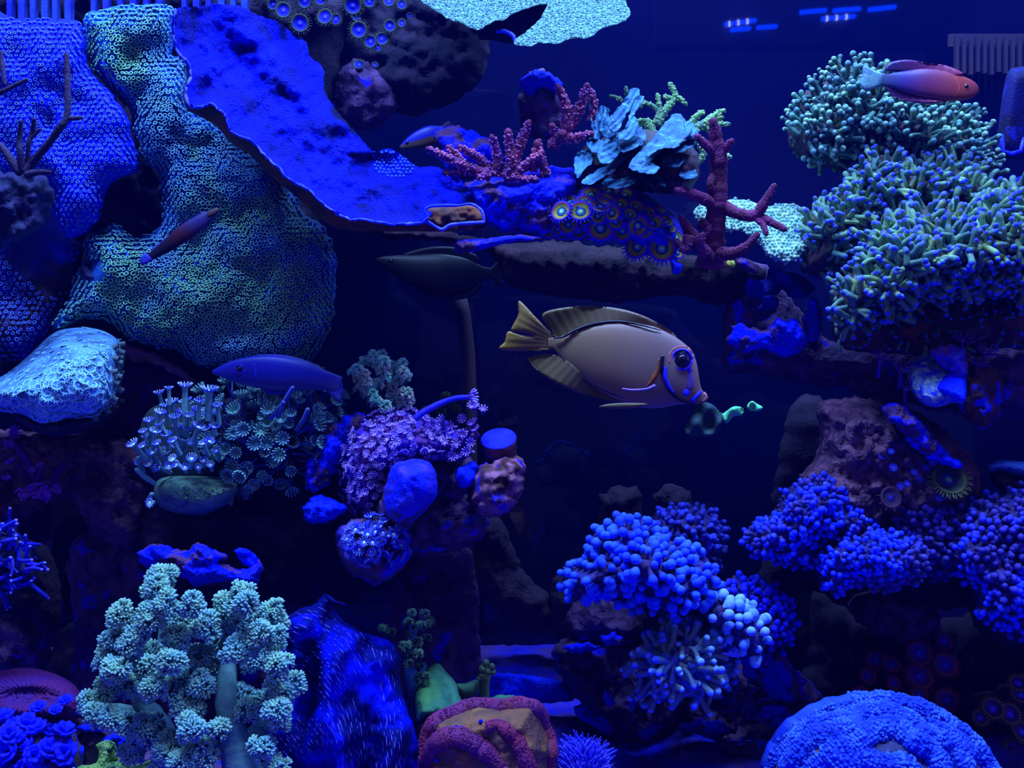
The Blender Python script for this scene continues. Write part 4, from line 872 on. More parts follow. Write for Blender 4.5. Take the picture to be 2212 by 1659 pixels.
tentacle_coral('torch_coral', 'slate-blue torch coral of long curling tentacles at lower centre', [(1378, 1450), (1372, 1420), (1395, 1400), (1410, 1370), (1450, 1358), (1500, 1362), (1545, 1385), (1562, 1425), (1560, 1460), (1530, 1490), (1490, 1500), (1440, 1500), (1400, 1480)], .82, .08, 70, 13, 6.2, [M_AS, M_AT],
    [tentacle(5.5, 1, b, 1.1, 8, False, 9, seed=k + 60) for k, b in enumerate((5, -7, 6.5, 4))], upb=.1, seed=15, dn=.9, base_m=M_BS)
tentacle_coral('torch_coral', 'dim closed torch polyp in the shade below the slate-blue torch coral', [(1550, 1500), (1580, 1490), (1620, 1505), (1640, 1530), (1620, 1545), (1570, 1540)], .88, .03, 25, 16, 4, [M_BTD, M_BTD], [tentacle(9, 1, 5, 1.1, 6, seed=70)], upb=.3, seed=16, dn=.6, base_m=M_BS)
# anemone at the left edge
M_LE = mat('left_anem', (16, 22, 235), (14, 18, 170), scale=50, bump=.2); M_LET = mat('left_anem_tip', (60, 80, 255), bump=0, k=1.1)
tentacle_coral('anemone', 'deep blue anemone with swept tentacles at the left edge', [(-60, 1130), (20, 1125), (50, 1150), (75, 1190), (80, 1240), (50, 1270), (-60, 1280)], .80, .05, 50, 17, 4.2, [M_LE, M_LET],
    [tentacle(10, 1, b, .8, 6, False, 7, seed=k + 80) for k, b in enumerate((3, -3, 5))], upb=.3, seed=17, dn=.5, base_m=M_BARE)

# ------------------------------------------------------------------ flowerpot corals
M_GS = mat('goni_stalk', (58, 120, 165), (44, 96, 150), scale=40, k=1.1, bump=.2)
M_GT = mat('goni_tip', (40, 60, 255), (90, 130, 255), scale=120, k=1.2, bump=0)
M_GM = mat('goni_mouth', (110, 200, 200), k=1.1, bump=0)
CROWN = crown_template(12, 7.5, .85, 1.0, 1.3, .8)
CROWN_S = crown_template(12, 2.0, .7, 1.0, 1.4, .7)
gon = thing('flowerpot_coral', 'left flowerpot coral with fat teal stalks and blue crowns on a teal cup', 'coral', W(420, 1060, .78))
sg = Surf([(332, 1068), (342, 1036), (380, 1026), (450, 1028), (508, 1040), (514, 1062), (490, 1090), (440, 1112), (385, 1110), (345, 1094)], .80, .035, 34, sp=6, back=1.2)
surfpart(sg, 'cup', mat('goni_cup', (34, 72, 96), (48, 92, 104), (18, 40, 80), scale=50, bump=.7, k=1.3, sc3=160), gon)
sg2 = Surf([(300, 1000), (300, 930), (330, 880), (400, 870), (460, 880), (480, 950), (480, 1020), (450, 1050), (390, 1060), (330, 1040)], .83, .04, 50, sp=7)
surfpart(sg2, 'body', mat('goni_body', (26, 50, 78), (18, 30, 66), scale=40, bump=.4), gon)
heads = [(345, 852, 12), (365, 842, 10), (400, 838, 16), (452, 848, 19), (372, 872, 14), (403, 872, 15), (345, 895, 13), (378, 905, 13), (405, 902, 14), (455, 900, 14), (428, 925, 14), (322, 912, 12), (335, 935, 13), (360, 942, 12), (395, 950, 13), (375, 955, 11), (418, 958, 12), (440, 960, 10), (290, 962, 14), (330, 980, 12), (355, 978, 12), (392, 975, 11), (375, 992, 10), (414, 992, 12), (382, 1004, 9), (345, 1010, 11), (322, 1002, 11), (440, 995, 9), (400, 1010, 9), (318, 945, 10), (348, 918, 11), (392, 892, 12), (430, 870, 12), (462, 925, 12), (452, 955, 11), (468, 975, 10), (340, 960, 10), (405, 930, 11), (358, 880, 12), (310, 965, 10), (380, 965, 10), (428, 1010, 9), (455, 1005, 9), (300, 1000, 9), (425, 890, 13), (385, 925, 12), (310, 935, 10), (470, 880, 12), (445, 930, 11), (365, 1008, 10)]
P = []; Nn = []; S = []
for x, y, r in heads:
    d = .755 + RNG.uniform(-.01, .02); k = r / 2.2 * d / FPX
    v = np.array((RNG.normal(0, .18) + (x - 390) * .0016, -.12 - (y - 830) * .0035, 1.0 - max(0, y - 930) * .008)); v /= np.linalg.norm(v)
    P.append(W(x, y, d) - v * 7.5 * k * .95); Nn.append(v); S.append(k)
pieces(gon, 'polyp', [CROWN], np.array(P), np.array(Nn), np.array(S), [M_GS, M_GT, M_GM])
for x, y, x2, y2 in [(335, 1045, 296, 1015), (322, 1090, 328, 1068), (310, 1020, 300, 990)]:
    V, F = tube(W([x, (x + x2) / 2 - 3, x2], [y, (y + y2) / 2, y2], [.77, .765, .76]), 5.5 * .77 / FPX, 9); part('stalk', V, F, M_GS, gon)
zoa_colony('zoanthid_colony', 'single daisy-like polyp with a pale green centre left of the teal cup', [(323, 1086, 12)], .755, [M_GS, M_GT, M_GT, M_GS, M_GM, M_GM, M_GM], tmpl=zoa_template(12, 12, .1), face=(-.2, -1, .1))
xs = RNG.uniform(385, 500, 26); ys = RNG.uniform(1050, 1085, 26); pn = sg.pts(xs, ys)
pieces(gon, 'closed_polyp', [ball(8, 5)], pn[0], pn[1], RNG.uniform(1.5, 4.2, 26) * .78 / FPX, [mat('goni_dot', (60, 110, 90), (20, 40, 60), scale=300, bump=0)])
M_G2S = mat('goni2_stalk', (26, 44, 190), (34, 60, 150), scale=40, bump=.2); M_G2T = mat('goni2_tip', (66, 124, 160), (46, 92, 155), scale=90, k=1.35, bump=0)
out = [(452, 960), (455, 900), (475, 865), (510, 850), (580, 845), (640, 842), (695, 855), (715, 890), (712, 935), (690, 985), (660, 1010), (640, 1040), (600, 1050), (560, 1058), (520, 1050), (480, 1030), (460, 1000)]
HEAD = [crown_template(13, 6.5, .3, .75, 1.15, 1.5, 4), crown_template(12, 6.5, .32, .8, 1.2, 1.2, 4), crown_template(11, 6.5, .3, .7, 1.25, .9, 4)]
g2, s2 = tentacle_coral('flowerpot_coral', 'right flowerpot coral with dense slate-teal heads on thin blue stalks', out, .86, .08, 90, 16, 7.0, [M_G2S, M_G2T, M_G2T], HEAD, upb=.7, seed=18, dn=.28, sink=0, base_m=M_ROCKD, pname='polyp')
for a, b in [((585, 905), (632, 838)), ((640, 930), (665, 885)), ((600, 900), (612, 870))]:
    V, F = tube(W([a[0], (a[0] + b[0]) / 2 + 3, b[0]], [a[1], (a[1] + b[1]) / 2, b[1]], [.755, .75, .745]), 5 * .75 / FPX, 8); part('long_stalk', V, F, M_G2S, g2)

# ------------------------------------------------------------------ lilac star polyps, long stalk, tiny clusters
M_LS = mat('lilac_stalk', (36, 28, 200), (50, 28, 140), scale=50, bump=.2); M_LT = mat('lilac_tip', (92, 96, 245), (70, 70, 235), (130, 120, 240), scale=120, k=1.35, bump=0)
DAISY = [crown_template(9, 2.4, .35, .45, 1.15, .7, 4), crown_template(8, 2.4, .35, .45, 1.15, .35, 4)]
tentacle_coral('star_polyp_colony', 'lilac colony of tiny starry polyps left of the round blue plug', [(735, 1000), (740, 950), (770, 915), (820, 900), (870, 892), (920, 905), (960, 920), (1000, 935), (1015, 960), (990, 985), (940, 1000), (890, 1010), (850, 1040), (830, 1090), (790, 1110), (755, 1080), (740, 1040)], .81, .06, 60, 12.5, 5.2, [M_LS, M_LT, M_LT], DAISY, upb=.4, seed=19, dn=.4, base_m=M_LS, pname='polyp')
branches('star_polyp_colony', 'thin branching lilac polyp sprig reaching right towards the plug', 'coral', [br((985, 985, 8), (1000, 960, 6), (1015, 935, 5), (1028, 905, 4), D=.77), br((1000, 965, 6), (1020, 950, 5), (1032, 940, 4), D=.77), br((985, 985, 7), (1000, 990, 5), (1012, 975, 4), D=.77), br((960, 975, 9), (955, 940, 8), (962, 915, 6), D=.77)], [M_LS])
sprig = [o for o in scene.objects if o.name.startswith('star_polyp_colony')][-1]
pts_ = [(1030, 895), (1022, 885), (1042, 895), (1034, 940), (1030, 925), (1014, 975), (1002, 985), (995, 945), (1008, 925), (975, 925), (962, 910), (985, 960), (990, 1000), (972, 990), (1018, 955), (1005, 910)]
pieces(sprig, 'polyp', DAISY, np.array([W(x, y, .762) for x, y in pts_]), RNG.normal(0, .5, (len(pts_), 3)) + FR * .8 + UP * .5, np.full(len(pts_), 7.0 * .76 / FPX), [M_LS, M_LT, M_LT])
st = thing('feather_polyp', 'single long blue polyp stalk reaching right with a small open crown', 'coral', W(900, 900, .75))
c = catmull(np.array([(896, 905), (915, 890), (950, 872), (985, 860), (1012, 858)], float), False, 5)
V, F = tube(W(c[:, 0], c[:, 1], np.full(len(c), .75)), np.linspace(8, 5.5, len(c)) * .75 / FPX, 10); part('stalk', V, F, mat('feather_stalk', (16, 24, 215), (30, 30, 225), scale=60, bump=.2), st)
V, F, M = joined([crown_template(12, .8, .45, .7, 1.1, 1.0, 5)], np.array([W(1010, 858, .748)]), np.array([[1, -.35, .15]]), np.array([9.5 * .75 / FPX])); part('crown', V, F, [M_LS, M_LT, M_LT], st, M)
tentacle_coral('star_polyp_colony', 'small blue and green-centred polyps coating the round knobbly stone', [(745, 1170), (770, 1130), (830, 1115), (870, 1140), (875, 1190), (840, 1220), (790, 1225), (755, 1210)], .752, .035, 45, 14, 4.8, [M_LS, mat('tiny_tip', (24, 40, 240), (60, 90, 250), scale=120, bump=0), M_GM], [CROWN_S], upb=.3, seed=21, dn=.4, pname='polyp')
# purple polyps, left edge
M_PS = mat('purple_stalk', (44, 16, 130), (30, 14, 100), scale=50, bump=.2); M_PT = mat('purple_tip', (70, 24, 230), (100, 60, 240), scale=100, k=1.0, bump=0)
pl = branches('polyp_sprig', 'dark purple stalked polyps rising from the brown-violet ledge at left', 'coral', [br((78, 1040, 9), (62, 1005, 8), (48, 980, 8), (36, 962, 7), D=.80), br((62, 1045, 5), (50, 1020, 5), (38, 1003, 4), D=.80), br((80, 1045, 7), (84, 1025, 6), (90, 1010, 5), D=.80), br((115, 1050, 6), (120, 1025, 8), (140, 1000, 8), D=.82)], [M_PS])
pp = [(24, 935, 14), (18, 968, 12), (28, 1005, 10), (90, 1012, 8), (14, 1040, 9), (68, 1020, 8)] + [(RNG.uniform(40, 125), RNG.uniform(1050, 1085), RNG.uniform(6, 10)) for _ in range(34)]
pieces(pl, 'polyp', [CROWN_S], np.array([W(x, y, .795) for x, y, r in pp]), RNG.normal(0, .4, (len(pp), 3)) + FR * .5 + UP * .8, np.array([r / 2.2 * .8 / FPX for x, y, r in pp]), [M_PS, M_PT, M_PT])

# round plug on the tan rock
plug = thing('frag_plug', 'round frag plug with a smooth bright blue top on the mottled rock', 'plug', W(1078, 975, .77))
V, F, M = revolve([(.5, -1.7), (.86, -1.4), (.93, -.6), (.98, -.25), (1.0, 0), (.97, .06), (.5, .09)], 28, mprof=[0, 0, 0, 0, 1, 1, 1])
V, F, M = joined([(V, F, M)], np.array([W(1077, 948, .77)]), np.array([[-.12, -.62, 1.0]]), np.array([39 * .77 / FPX]))
part('disc', V, F, [mat('plug_side', (60, 46, 100), (40, 30, 60), scale=60, bump=.6), mat('plug_top', (10, 20, 255), (16, 30, 235), scale=60, bump=.4, bscale=500)], plug, M)

# ------------------------------------------------------------------ small teal tree corals
def lobetree(name, label, trunks, lobes, D, mats, spike, sp, trunk_m):
    root = thing(name, label, 'coral', W(trunks[0][0][0], trunks[0][0][1], trunks[0][0][2]))
    for t in trunks:
        c = catmull(np.array(t, float), False, 6); r = c[:, 3] * c[:, 2] / FPX * (1 + .1 * n2(c[:, 0], c[:, 1], .05))
        V, F = tube(W(c[:, 0], c[:, 1], c[:, 2]), r, 14); part('trunk', V, F, trunk_m, root)
    for L in lobes:
        x, y, r = L[:3]; d = L[3] if len(L) > 3 else D - .03 + RNG.uniform(-.02, .03) - (r - 24) * .0004
        r *= .93; k = r * d / FPX; g = Geo(); bv, bf, bm = ball(9, 6); c0 = W(x, y, d); nb = 4 if r > 15 else 2
        subs = [(np.array((RNG.uniform(-.25, .25), -.2, RNG.uniform(-.1, .2))) * k, .80)] + [(np.array((math.cos(q_), RNG.uniform(-.5, .1), math.sin(q_) * 1.1)) * .52 * k, RNG.uniform(.50, .66)) for q_ in np.arange(nb - 1) * 2.1 + RNG.uniform(0, 6)]
        for off_, f_ in subs:
            kk = k * f_; rr_ = r * f_; n = max(9, int(4 * math.pi * rr_ * rr_ / sp ** 2)); i = np.arange(n) + .5; ph = np.arccos(1 - 2 * i / n); th = math.pi * (1 + 5 ** .5) * i
            v = np.stack([np.cos(th) * np.sin(ph), np.sin(th) * np.sin(ph), np.cos(ph)], 1); v += RNG.normal(0, .12, v.shape); v /= np.linalg.norm(v, axis=1)[:, None]
            v = v[(v[:, 2] > -.8) & (v[:, 1] < .7)]; c = c0 + off_
            g.add(bv * kk * .72 + c, bf, 0); q = v * kk * .72 + c
            keep = np.ones(len(q), bool)
            for o2, f2 in subs:
                if o2 is not off_: keep &= np.linalg.norm(q - c0 - o2, axis=1) > k * f2 * .62
            q = q[keep]; vv = v[keep]
            if not len(q): continue
            V, F, M = joined(spike, q, vv + UP * .3 + RNG.normal(0, .15, vv.shape), spike_len * d / FPX * RNG.uniform(.8, 1.2, len(q))); g.add(V, F, M)
        V, F, M = g.arr(); part('lobe', V, F, mats, root, M)
    return root
_sp = revolve([(.10, 0), (.17, .3), (.20, .7), (.11, 1.0)], 5, mprof=[0, 1, 1, 1])
def floret(seed):
    rr = np.random.default_rng(seed); g = Geo()
    for k in range(6):
        d = np.array((math.cos(k * 1.26), math.sin(k * 1.26), 0)) * (.7 if k else 0) + np.array((0, 0, 1)) + rr.normal(0, .12, 3); d /= np.linalg.norm(d)
        V, F, M = joined([_sp], np.zeros((1, 3)), d[None], np.array([1.0]), rr); g.add(V, F, M)
    return g.arr()
SPIKE = [floret(k) for k in range(4)]
spike_len = 14.5
M_KT = mat('kenya', (44, 96, 130), (36, 84, 150), scale=40, k=.8, bump=.2); M_KTT = mat('kenya_tip', (86, 152, 188), (74, 140, 205), scale=60, k=.86, bump=0); M_KTR = mat('kenya_trunk', (38, 84, 150), (60, 120, 165), scale=26, k=.7, bump=.5, bscale=220)
lob = [(352, 1249, 27), (341, 1273, 27), (362, 1307, 27), (357, 1334, 26), (265, 1328, 26), (265, 1352, 28), (243, 1382, 20), (283, 1389, 27), (328, 1318, 22), (418, 1308, 24), (415, 1332, 28), (526, 1280, 21), (532, 1305, 23), (492, 1312, 28), (503, 1344, 32), (447, 1352, 27), (325, 1342, 25), (381, 1379, 28), (370, 1430, 27), (233, 1424, 26), (254, 1448, 28), (278, 1418, 25), (317, 1443, 25), (323, 1411, 22), (233, 1487, 24), (275, 1483, 26), (333, 1488, 24), (370, 1493, 27), (196, 1522, 23), (209, 1543, 24), (238, 1551, 24), (273, 1561, 22), (323, 1570, 29), (304, 1594, 26), (408, 1541, 32), (413, 1573, 30), (395, 1515, 22), (410, 1467, 26), (434, 1478, 25), (450, 1456, 24), (439, 1419, 27), (450, 1440, 22), (505, 1408, 25), (535, 1390, 28), (548, 1425, 24), (590, 1320, 22), (590, 1345, 25), (563, 1368, 25), (595, 1376, 23), (553, 1410, 26), (603, 1438, 28), (603, 1470, 25), (636, 1486, 20), (609, 1495, 27), (580, 1510, 24), (601, 1537, 28), (603, 1562, 20), (566, 1617, 24), (574, 1642, 27), (524, 1503, 25), (527, 1537, 27), (474, 1575, 19), (434, 1612, 24), (286, 1622, 24), (363, 1627, 26), (397, 1648, 27), (445, 1640, 20), (300, 1370, 22), (345, 1460, 20), (480, 1380, 22), (640, 1465, 16), (360, 1600, 18), (350, 1660, 24), (600, 1660, 24)]
lobetree('tree_coral', 'large teal tree coral with many bushy lobes on thick stalks at lower left',
    [[(545, 1800, .67, 60), (530, 1700, .67, 46), (508, 1600, .67, 32), (492, 1530, .67, 26), (490, 1470, .675, 22), (500, 1370, .69, 14)], [(535, 1620, .70, 30), (570, 1560, .70, 20), (600, 1490, .70, 14), (595, 1400, .70, 10)],
     [(420, 1800, .72, 50), (400, 1680, .72, 34), (340, 1560, .71, 24), (310, 1520, .71, 20), (280, 1440, .71, 12), (262, 1370, .71, 8)], [(310, 1530, .71, 20), (330, 1460, .71, 12), (350, 1380, .71, 10), (352, 1300, .71, 7)], [(320, 1550, .71, 18), (260, 1530, .71, 10), (210, 1530, .71, 7)],
     [(505, 1480, .71, 16), (450, 1480, .71, 11), (410, 1460, .71, 8), (375, 1420, .71, 7)], [(500, 1400, .70, 12), (430, 1350, .70, 9), (415, 1320, .70, 7)], [(500, 1380, .70, 9), (525, 1320, .70, 7)], [(515, 1560, .70, 14), (470, 1610, .70, 10), (420, 1560, .70, 9)]], lob, .70, [M_KT, M_KTT], SPIKE, 12.5, M_KTR)
spike_len = 7.0
M_SK = mat('small_tree', (60, 128, 130), (40, 90, 130), scale=60, k=1.5, bump=.2); M_SKT = mat('small_tree_tip', (110, 195, 190), (70, 150, 190), scale=60, k=1.5, bump=0)
spike_len = 8.5
lobetree('tree_coral', 'small teal tree coral standing behind the lilac polyps', [[(835, 905, .85, 22), (838, 870, .85, 20), (832, 830, .85, 14), (828, 790, .85, 9)], [(835, 850, .85, 10), (870, 830, .85, 7), (872, 795, .85, 5)], [(830, 850, .85, 10), (790, 835, .85, 7), (772, 815, .85, 5)]],
    [(768, 800, 13), (775, 815, 13), (790, 812, 12), (788, 786, 11), (808, 770, 11), (832, 780, 12), (840, 790, 12), (826, 768, 9), (868, 790, 11), (870, 805, 10), (880, 812, 8), (775, 842, 10), (790, 850, 11), (805, 852, 11), (815, 868, 14), (800, 870, 10), (845, 842, 14), (848, 860, 11), (822, 800, 11), (815, 830, 12), (800, 840, 10), (835, 815, 12), (858, 825, 11), (832, 880, 13), (812, 785, 10), (850, 800, 9), (878, 850, 14), (880, 868, 14), (870, 880, 10), (792, 826, 9), (862, 868, 9)], .85, [M_SK, M_SKT], SPIKE, 8.5, mat('small_trunk', (36, 84, 130), (30, 60, 90), scale=60, bump=.4))
M_DK = mat('dim_tree', (30, 62, 84), (24, 44, 80), scale=60, bump=.2); M_DKT = mat('dim_tree_tip', (60, 118, 120), (40, 80, 110), scale=80, bump=0)
spike_len = 7.0
lobetree('tree_coral', 'dark green sprig of tree coral behind the long blue polyp stalk', [[(955, 905, .90, 6), (960, 880, .90, 5), (965, 860, .90, 4)]], [(965, 858, 9), (975, 870, 9), (945, 878, 8), (985, 884, 8), (955, 888, 9), (962, 872, 9), (920, 888, 8)], .90, [M_DK, mat('dim2_tip', (44, 84, 60), k=.9, bump=0)], SPIKE, 5.5, M_DK)
spike_len = 7.5
lobetree('tree_coral', 'slender dim teal tree coral with a blue trunk behind the streaked blue coral', [[(902, 1560, .80, 20), (895, 1520, .80, 15), (885, 1470, .80, 14), (880, 1420, .80, 10), (895, 1370, .80, 5), (915, 1330, .80, 4)], [(888, 1400, .80, 5), (885, 1350, .80, 3), (888, 1325, .80, 3)], [(885, 1440, .80, 6), (905, 1460, .80, 5), (918, 1440, .80, 4)]],
    [(888, 1325, 8), (884, 1345, 8), (920, 1325, 9), (928, 1340, 8), (912, 1352, 10), (890, 1372, 12), (900, 1390, 12), (922, 1378, 8), (875, 1395, 12), (888, 1412, 13), (905, 1415, 10), (880, 1435, 10), (912, 1440, 9), (908, 1460, 9), (925, 1350, 7), (830, 1360, 7), (845, 1365, 7), (825, 1358, 6), (920, 1462, 7)], .80, [M_DK, M_DKT], SPIKE, 7, mat('blue_trunk', (30, 80, 190), (24, 60, 160), scale=60, bump=.4))

# ------------------------------------------------------------------ streaked blue coral at lower centre-left
M_BK = mat('folded_blue', (0, 6, 240), (0, 3, 110), (0, 2, 50), scale=22, thr=(.40, .56), spec=.1, bump=.8, bscale=260, detail=5, thr3=(.56, .68), sc3=15)
M_STR = mat('streak', (40, 52, 255), (70, 80, 250), scale=60, k=.85, bump=0)
outB = [(615, 1345), (640, 1318), (680, 1305), (690, 1292), (702, 1284), (715, 1292), (724, 1320), (745, 1345), (790, 1368), (830, 1380), (855, 1398), (865, 1425), (862, 1460), (872, 1510), (890, 1560), (902, 1600), (908, 1660), (915, 1800), (680, 1800), (600, 1660), (590, 1580), (622, 1550), (640, 1500), (625, 1460), (618, 1400)]
sB = Surf(outB, .76, .07, 90, sp=6, back=.6, seed=31, jit=3, fn=lambda x, y: -.020 * np.sin(x * .045 + 2.2 * n2(x, y, .006, 5) + y * .008) - .008 * n2(x, y, .02, 6))
fb = thing('folded_coral', 'deep blue draped folded coral with fine pale streaks at lower centre-left', 'coral', W(750, 1600, .76)); surfpart(sB, 'body', M_BK, fb)
x, y = sB.scatter(13, .35, 5); k = n2(x, y, .012, 9) > -.32; x, y = x[k], y[k]; p, n = sB.pts(x, y)
ang = np.deg2rad(22 + 62 * np.clip((x + y * .55 - 1390) / 250, 0, 1)); e = 2.0
q = W(x + e * np.cos(ang), y + e * np.sin(ang), sB.Dat(x + e * np.cos(ang), y + e * np.sin(ang))); dd = q - p; dd /= np.linalg.norm(dd, axis=1)[:, None]
ST = revolve([(.02, -1), (.07, -.5), (.09, 0), (.07, .5), (.02, 1)], 5)
V, F, M = joined([ST], p + n * .0004, dd, 9.0 * .7 / FPX * RNG.uniform(.5, 1.5, len(p))); part('streaks', V, F, M_STR, fb, M * 0, kind='stuff')
V, F = tube(W([700, 712, 722, 738, 748], [1286, 1290, 1300, 1304, 1308], [.74, .735, .73, .73, .73]), 4 * .73 / FPX * np.array([1, 1, .9, .8, .5]), 8); part('tip', V, F, M_BK, fb)

# ------------------------------------------------------------------ green leather coral and knob
M_LG = mat('leather_green', (60, 145, 115), (40, 110, 125), scale=16, k=.75, bump=.5, bscale=300)
lg = thing('leather_coral', 'smooth green leather coral flap left of the red ridged coral', 'coral', W(950, 1520, .78))
s = Surf([(900, 1560), (893, 1510), (900, 1470), (920, 1445), (945, 1432), (952, 1436), (965, 1452), (985, 1475), (992, 1500), (998, 1520), (985, 1545), (930, 1545)], .79, .02, 20, sp=6, na=.004, nf=.03, tilt=(-.0002, -.0005)); surfpart(s, 'flap', M_LG, lg)
s = Surf([(985, 1478), (1005, 1476), (1030, 1468), (1035, 1480), (1028, 1500), (1005, 1508), (990, 1500)], .80, .01, 12, sp=6); surfpart(s, 'lobe', mat('leather_dark', (34, 84, 90), bump=.3), lg)
s = Surf([(1045, 1512), (1080, 1500), (1110, 1503), (1118, 1515), (1060, 1520)], .80, .01, 8, sp=5, na=.004, nf=.06, jit=3); surfpart(s, 'edge', M_LG, lg)
fc = branches('finger_coral', 'dark green knobbed finger standing behind the red ridged coral', 'coral', [[(1044, 1520, .80, 11), (1047, 1490, .80, 10), (1050, 1455, .80, 10), (1052, 1440, .80, 9)]], [mat('finger_dark', (30, 60, 74), (40, 72, 76), scale=50, bump=.4)])
pp = [(1050, 1432, 8), (1062, 1440, 8), (1042, 1445, 9), (1055, 1450, 9), (1065, 1452, 7), (1040, 1458, 7), (1035, 1465, 6)]
pieces(fc, 'knob', [ball(10, 7)], np.array([W(x, y, .79) for x, y, r in pp]), np.tile(UP, (len(pp), 1)), np.array([r * .79 / FPX for x, y, r in pp]), [fc.children[0].data.materials[0]])

# red ridged coral at bottom centre
M_RL = mat('lobo_red', (88, 36, 104), (74, 34, 124), (74, 34, 84), scale=30, k=.78, bump=.6, bscale=500)
M_RT = mat('lobo_tan', (98, 82, 86), (72, 64, 84), (106, 94, 76), scale=36, k=.7, bump=.8, bscale=300)
lb = thing('open_brain_coral', 'red-violet ridged brain coral with tan valleys at bottom centre', 'coral', W(1060, 1640, .70))
sL = Surf([(905, 1800), (908, 1640), (915, 1580), (930, 1545), (960, 1532), (1000, 1518), (1030, 1508), (1060, 1512), (1100, 1510), (1130, 1508), (1160, 1512), (1178, 1540), (1185, 1570), (1200, 1600), (1206, 1620), (1198, 1670), (1180, 1800)], .745, .06, 70, sp=6, back=.8, seed=41, na=.003, nf=.03); surfpart(sL, 'tissue', M_RT, lb)
def ridge(pts, r, m, parent, surf, name='ridge', seg=12, lift=-.25):
    c = catmull(np.array([p[:2] for p in pts], float), False, 5); rr = np.interp(np.linspace(0, 1, len(c)), np.linspace(0, 1, len(pts)), [p[2] for p in pts]) * surf.D / FPX
    D = surf.Dat(c[:, 0], c[:, 1]); rr = rr * (1 + .12 * n2(c[:, 0], c[:, 1], .04)); V, F = tube(W(c[:, 0], c[:, 1], D - rr * lift), rr, seg); return part(name, V, F, m, parent), c, rr
for P_ in [[(925, 1640, 20), (928, 1590, 20), (945, 1560, 20), (985, 1540, 18), (1030, 1524, 17), (1080, 1528, 17), (1130, 1524, 18), (1162, 1535, 16), (1176, 1570, 14), (1190, 1610, 14), (1186, 1650, 16), (1180, 1700, 16)],
           [(915, 1665, 16), (940, 1610, 20), (975, 1592, 22), (1010, 1596, 22), (1045, 1620, 20), (1075, 1650, 18), (1095, 1690, 18)],
           [(1050, 1570, 10), (1075, 1566, 14), (1105, 1585, 16), (1125, 1615, 17), (1140, 1655, 18), (1150, 1700, 18)]]:
    o_, c, rr = ridge(P_, 0, M_RL, lb, sL)
    g = Geo(); k = len(c) * 11; i = RNG.integers(0, len(c), k); a = RNG.uniform(-1.35, 1.35, k)
    tz = np.gradient(W(c[:, 0], c[:, 1], sL.Dat(c[:, 0], c[:, 1])), axis=0); tz /= np.linalg.norm(tz, axis=1)[:, None]; sd = np.cross(tz, FR); sd /= np.linalg.norm(sd, axis=1)[:, None]
    cc = W(c[:, 0], c[:, 1], sL.Dat(c[:, 0], c[:, 1]) + rr * .25)[i]; dn = np.cos(a)[:, None] * FR + np.sin(a)[:, None] * sd[i]
    V, F, M = joined([BUMP], cc + dn * rr[i][:, None] + tz[i] * RNG.uniform(-.001, .001, (k, 1)), dn, 1.7 * .7 / FPX); part('grains', V, F, M_RL, lb, M * 0, kind='stuff')
for x, y in [(985, 1572), (1040, 1560), (1000, 1575), (945, 1640), (1030, 1598)]:
    pn = sL.pts(np.array([float(x)]), np.array([float(y)])); V, F, M = joined([ball(7, 4)], pn[0] + pn[1] * .001, pn[1], 5 * .7 / FPX); part('blue_speck', V, F, M_VIVID, lb)

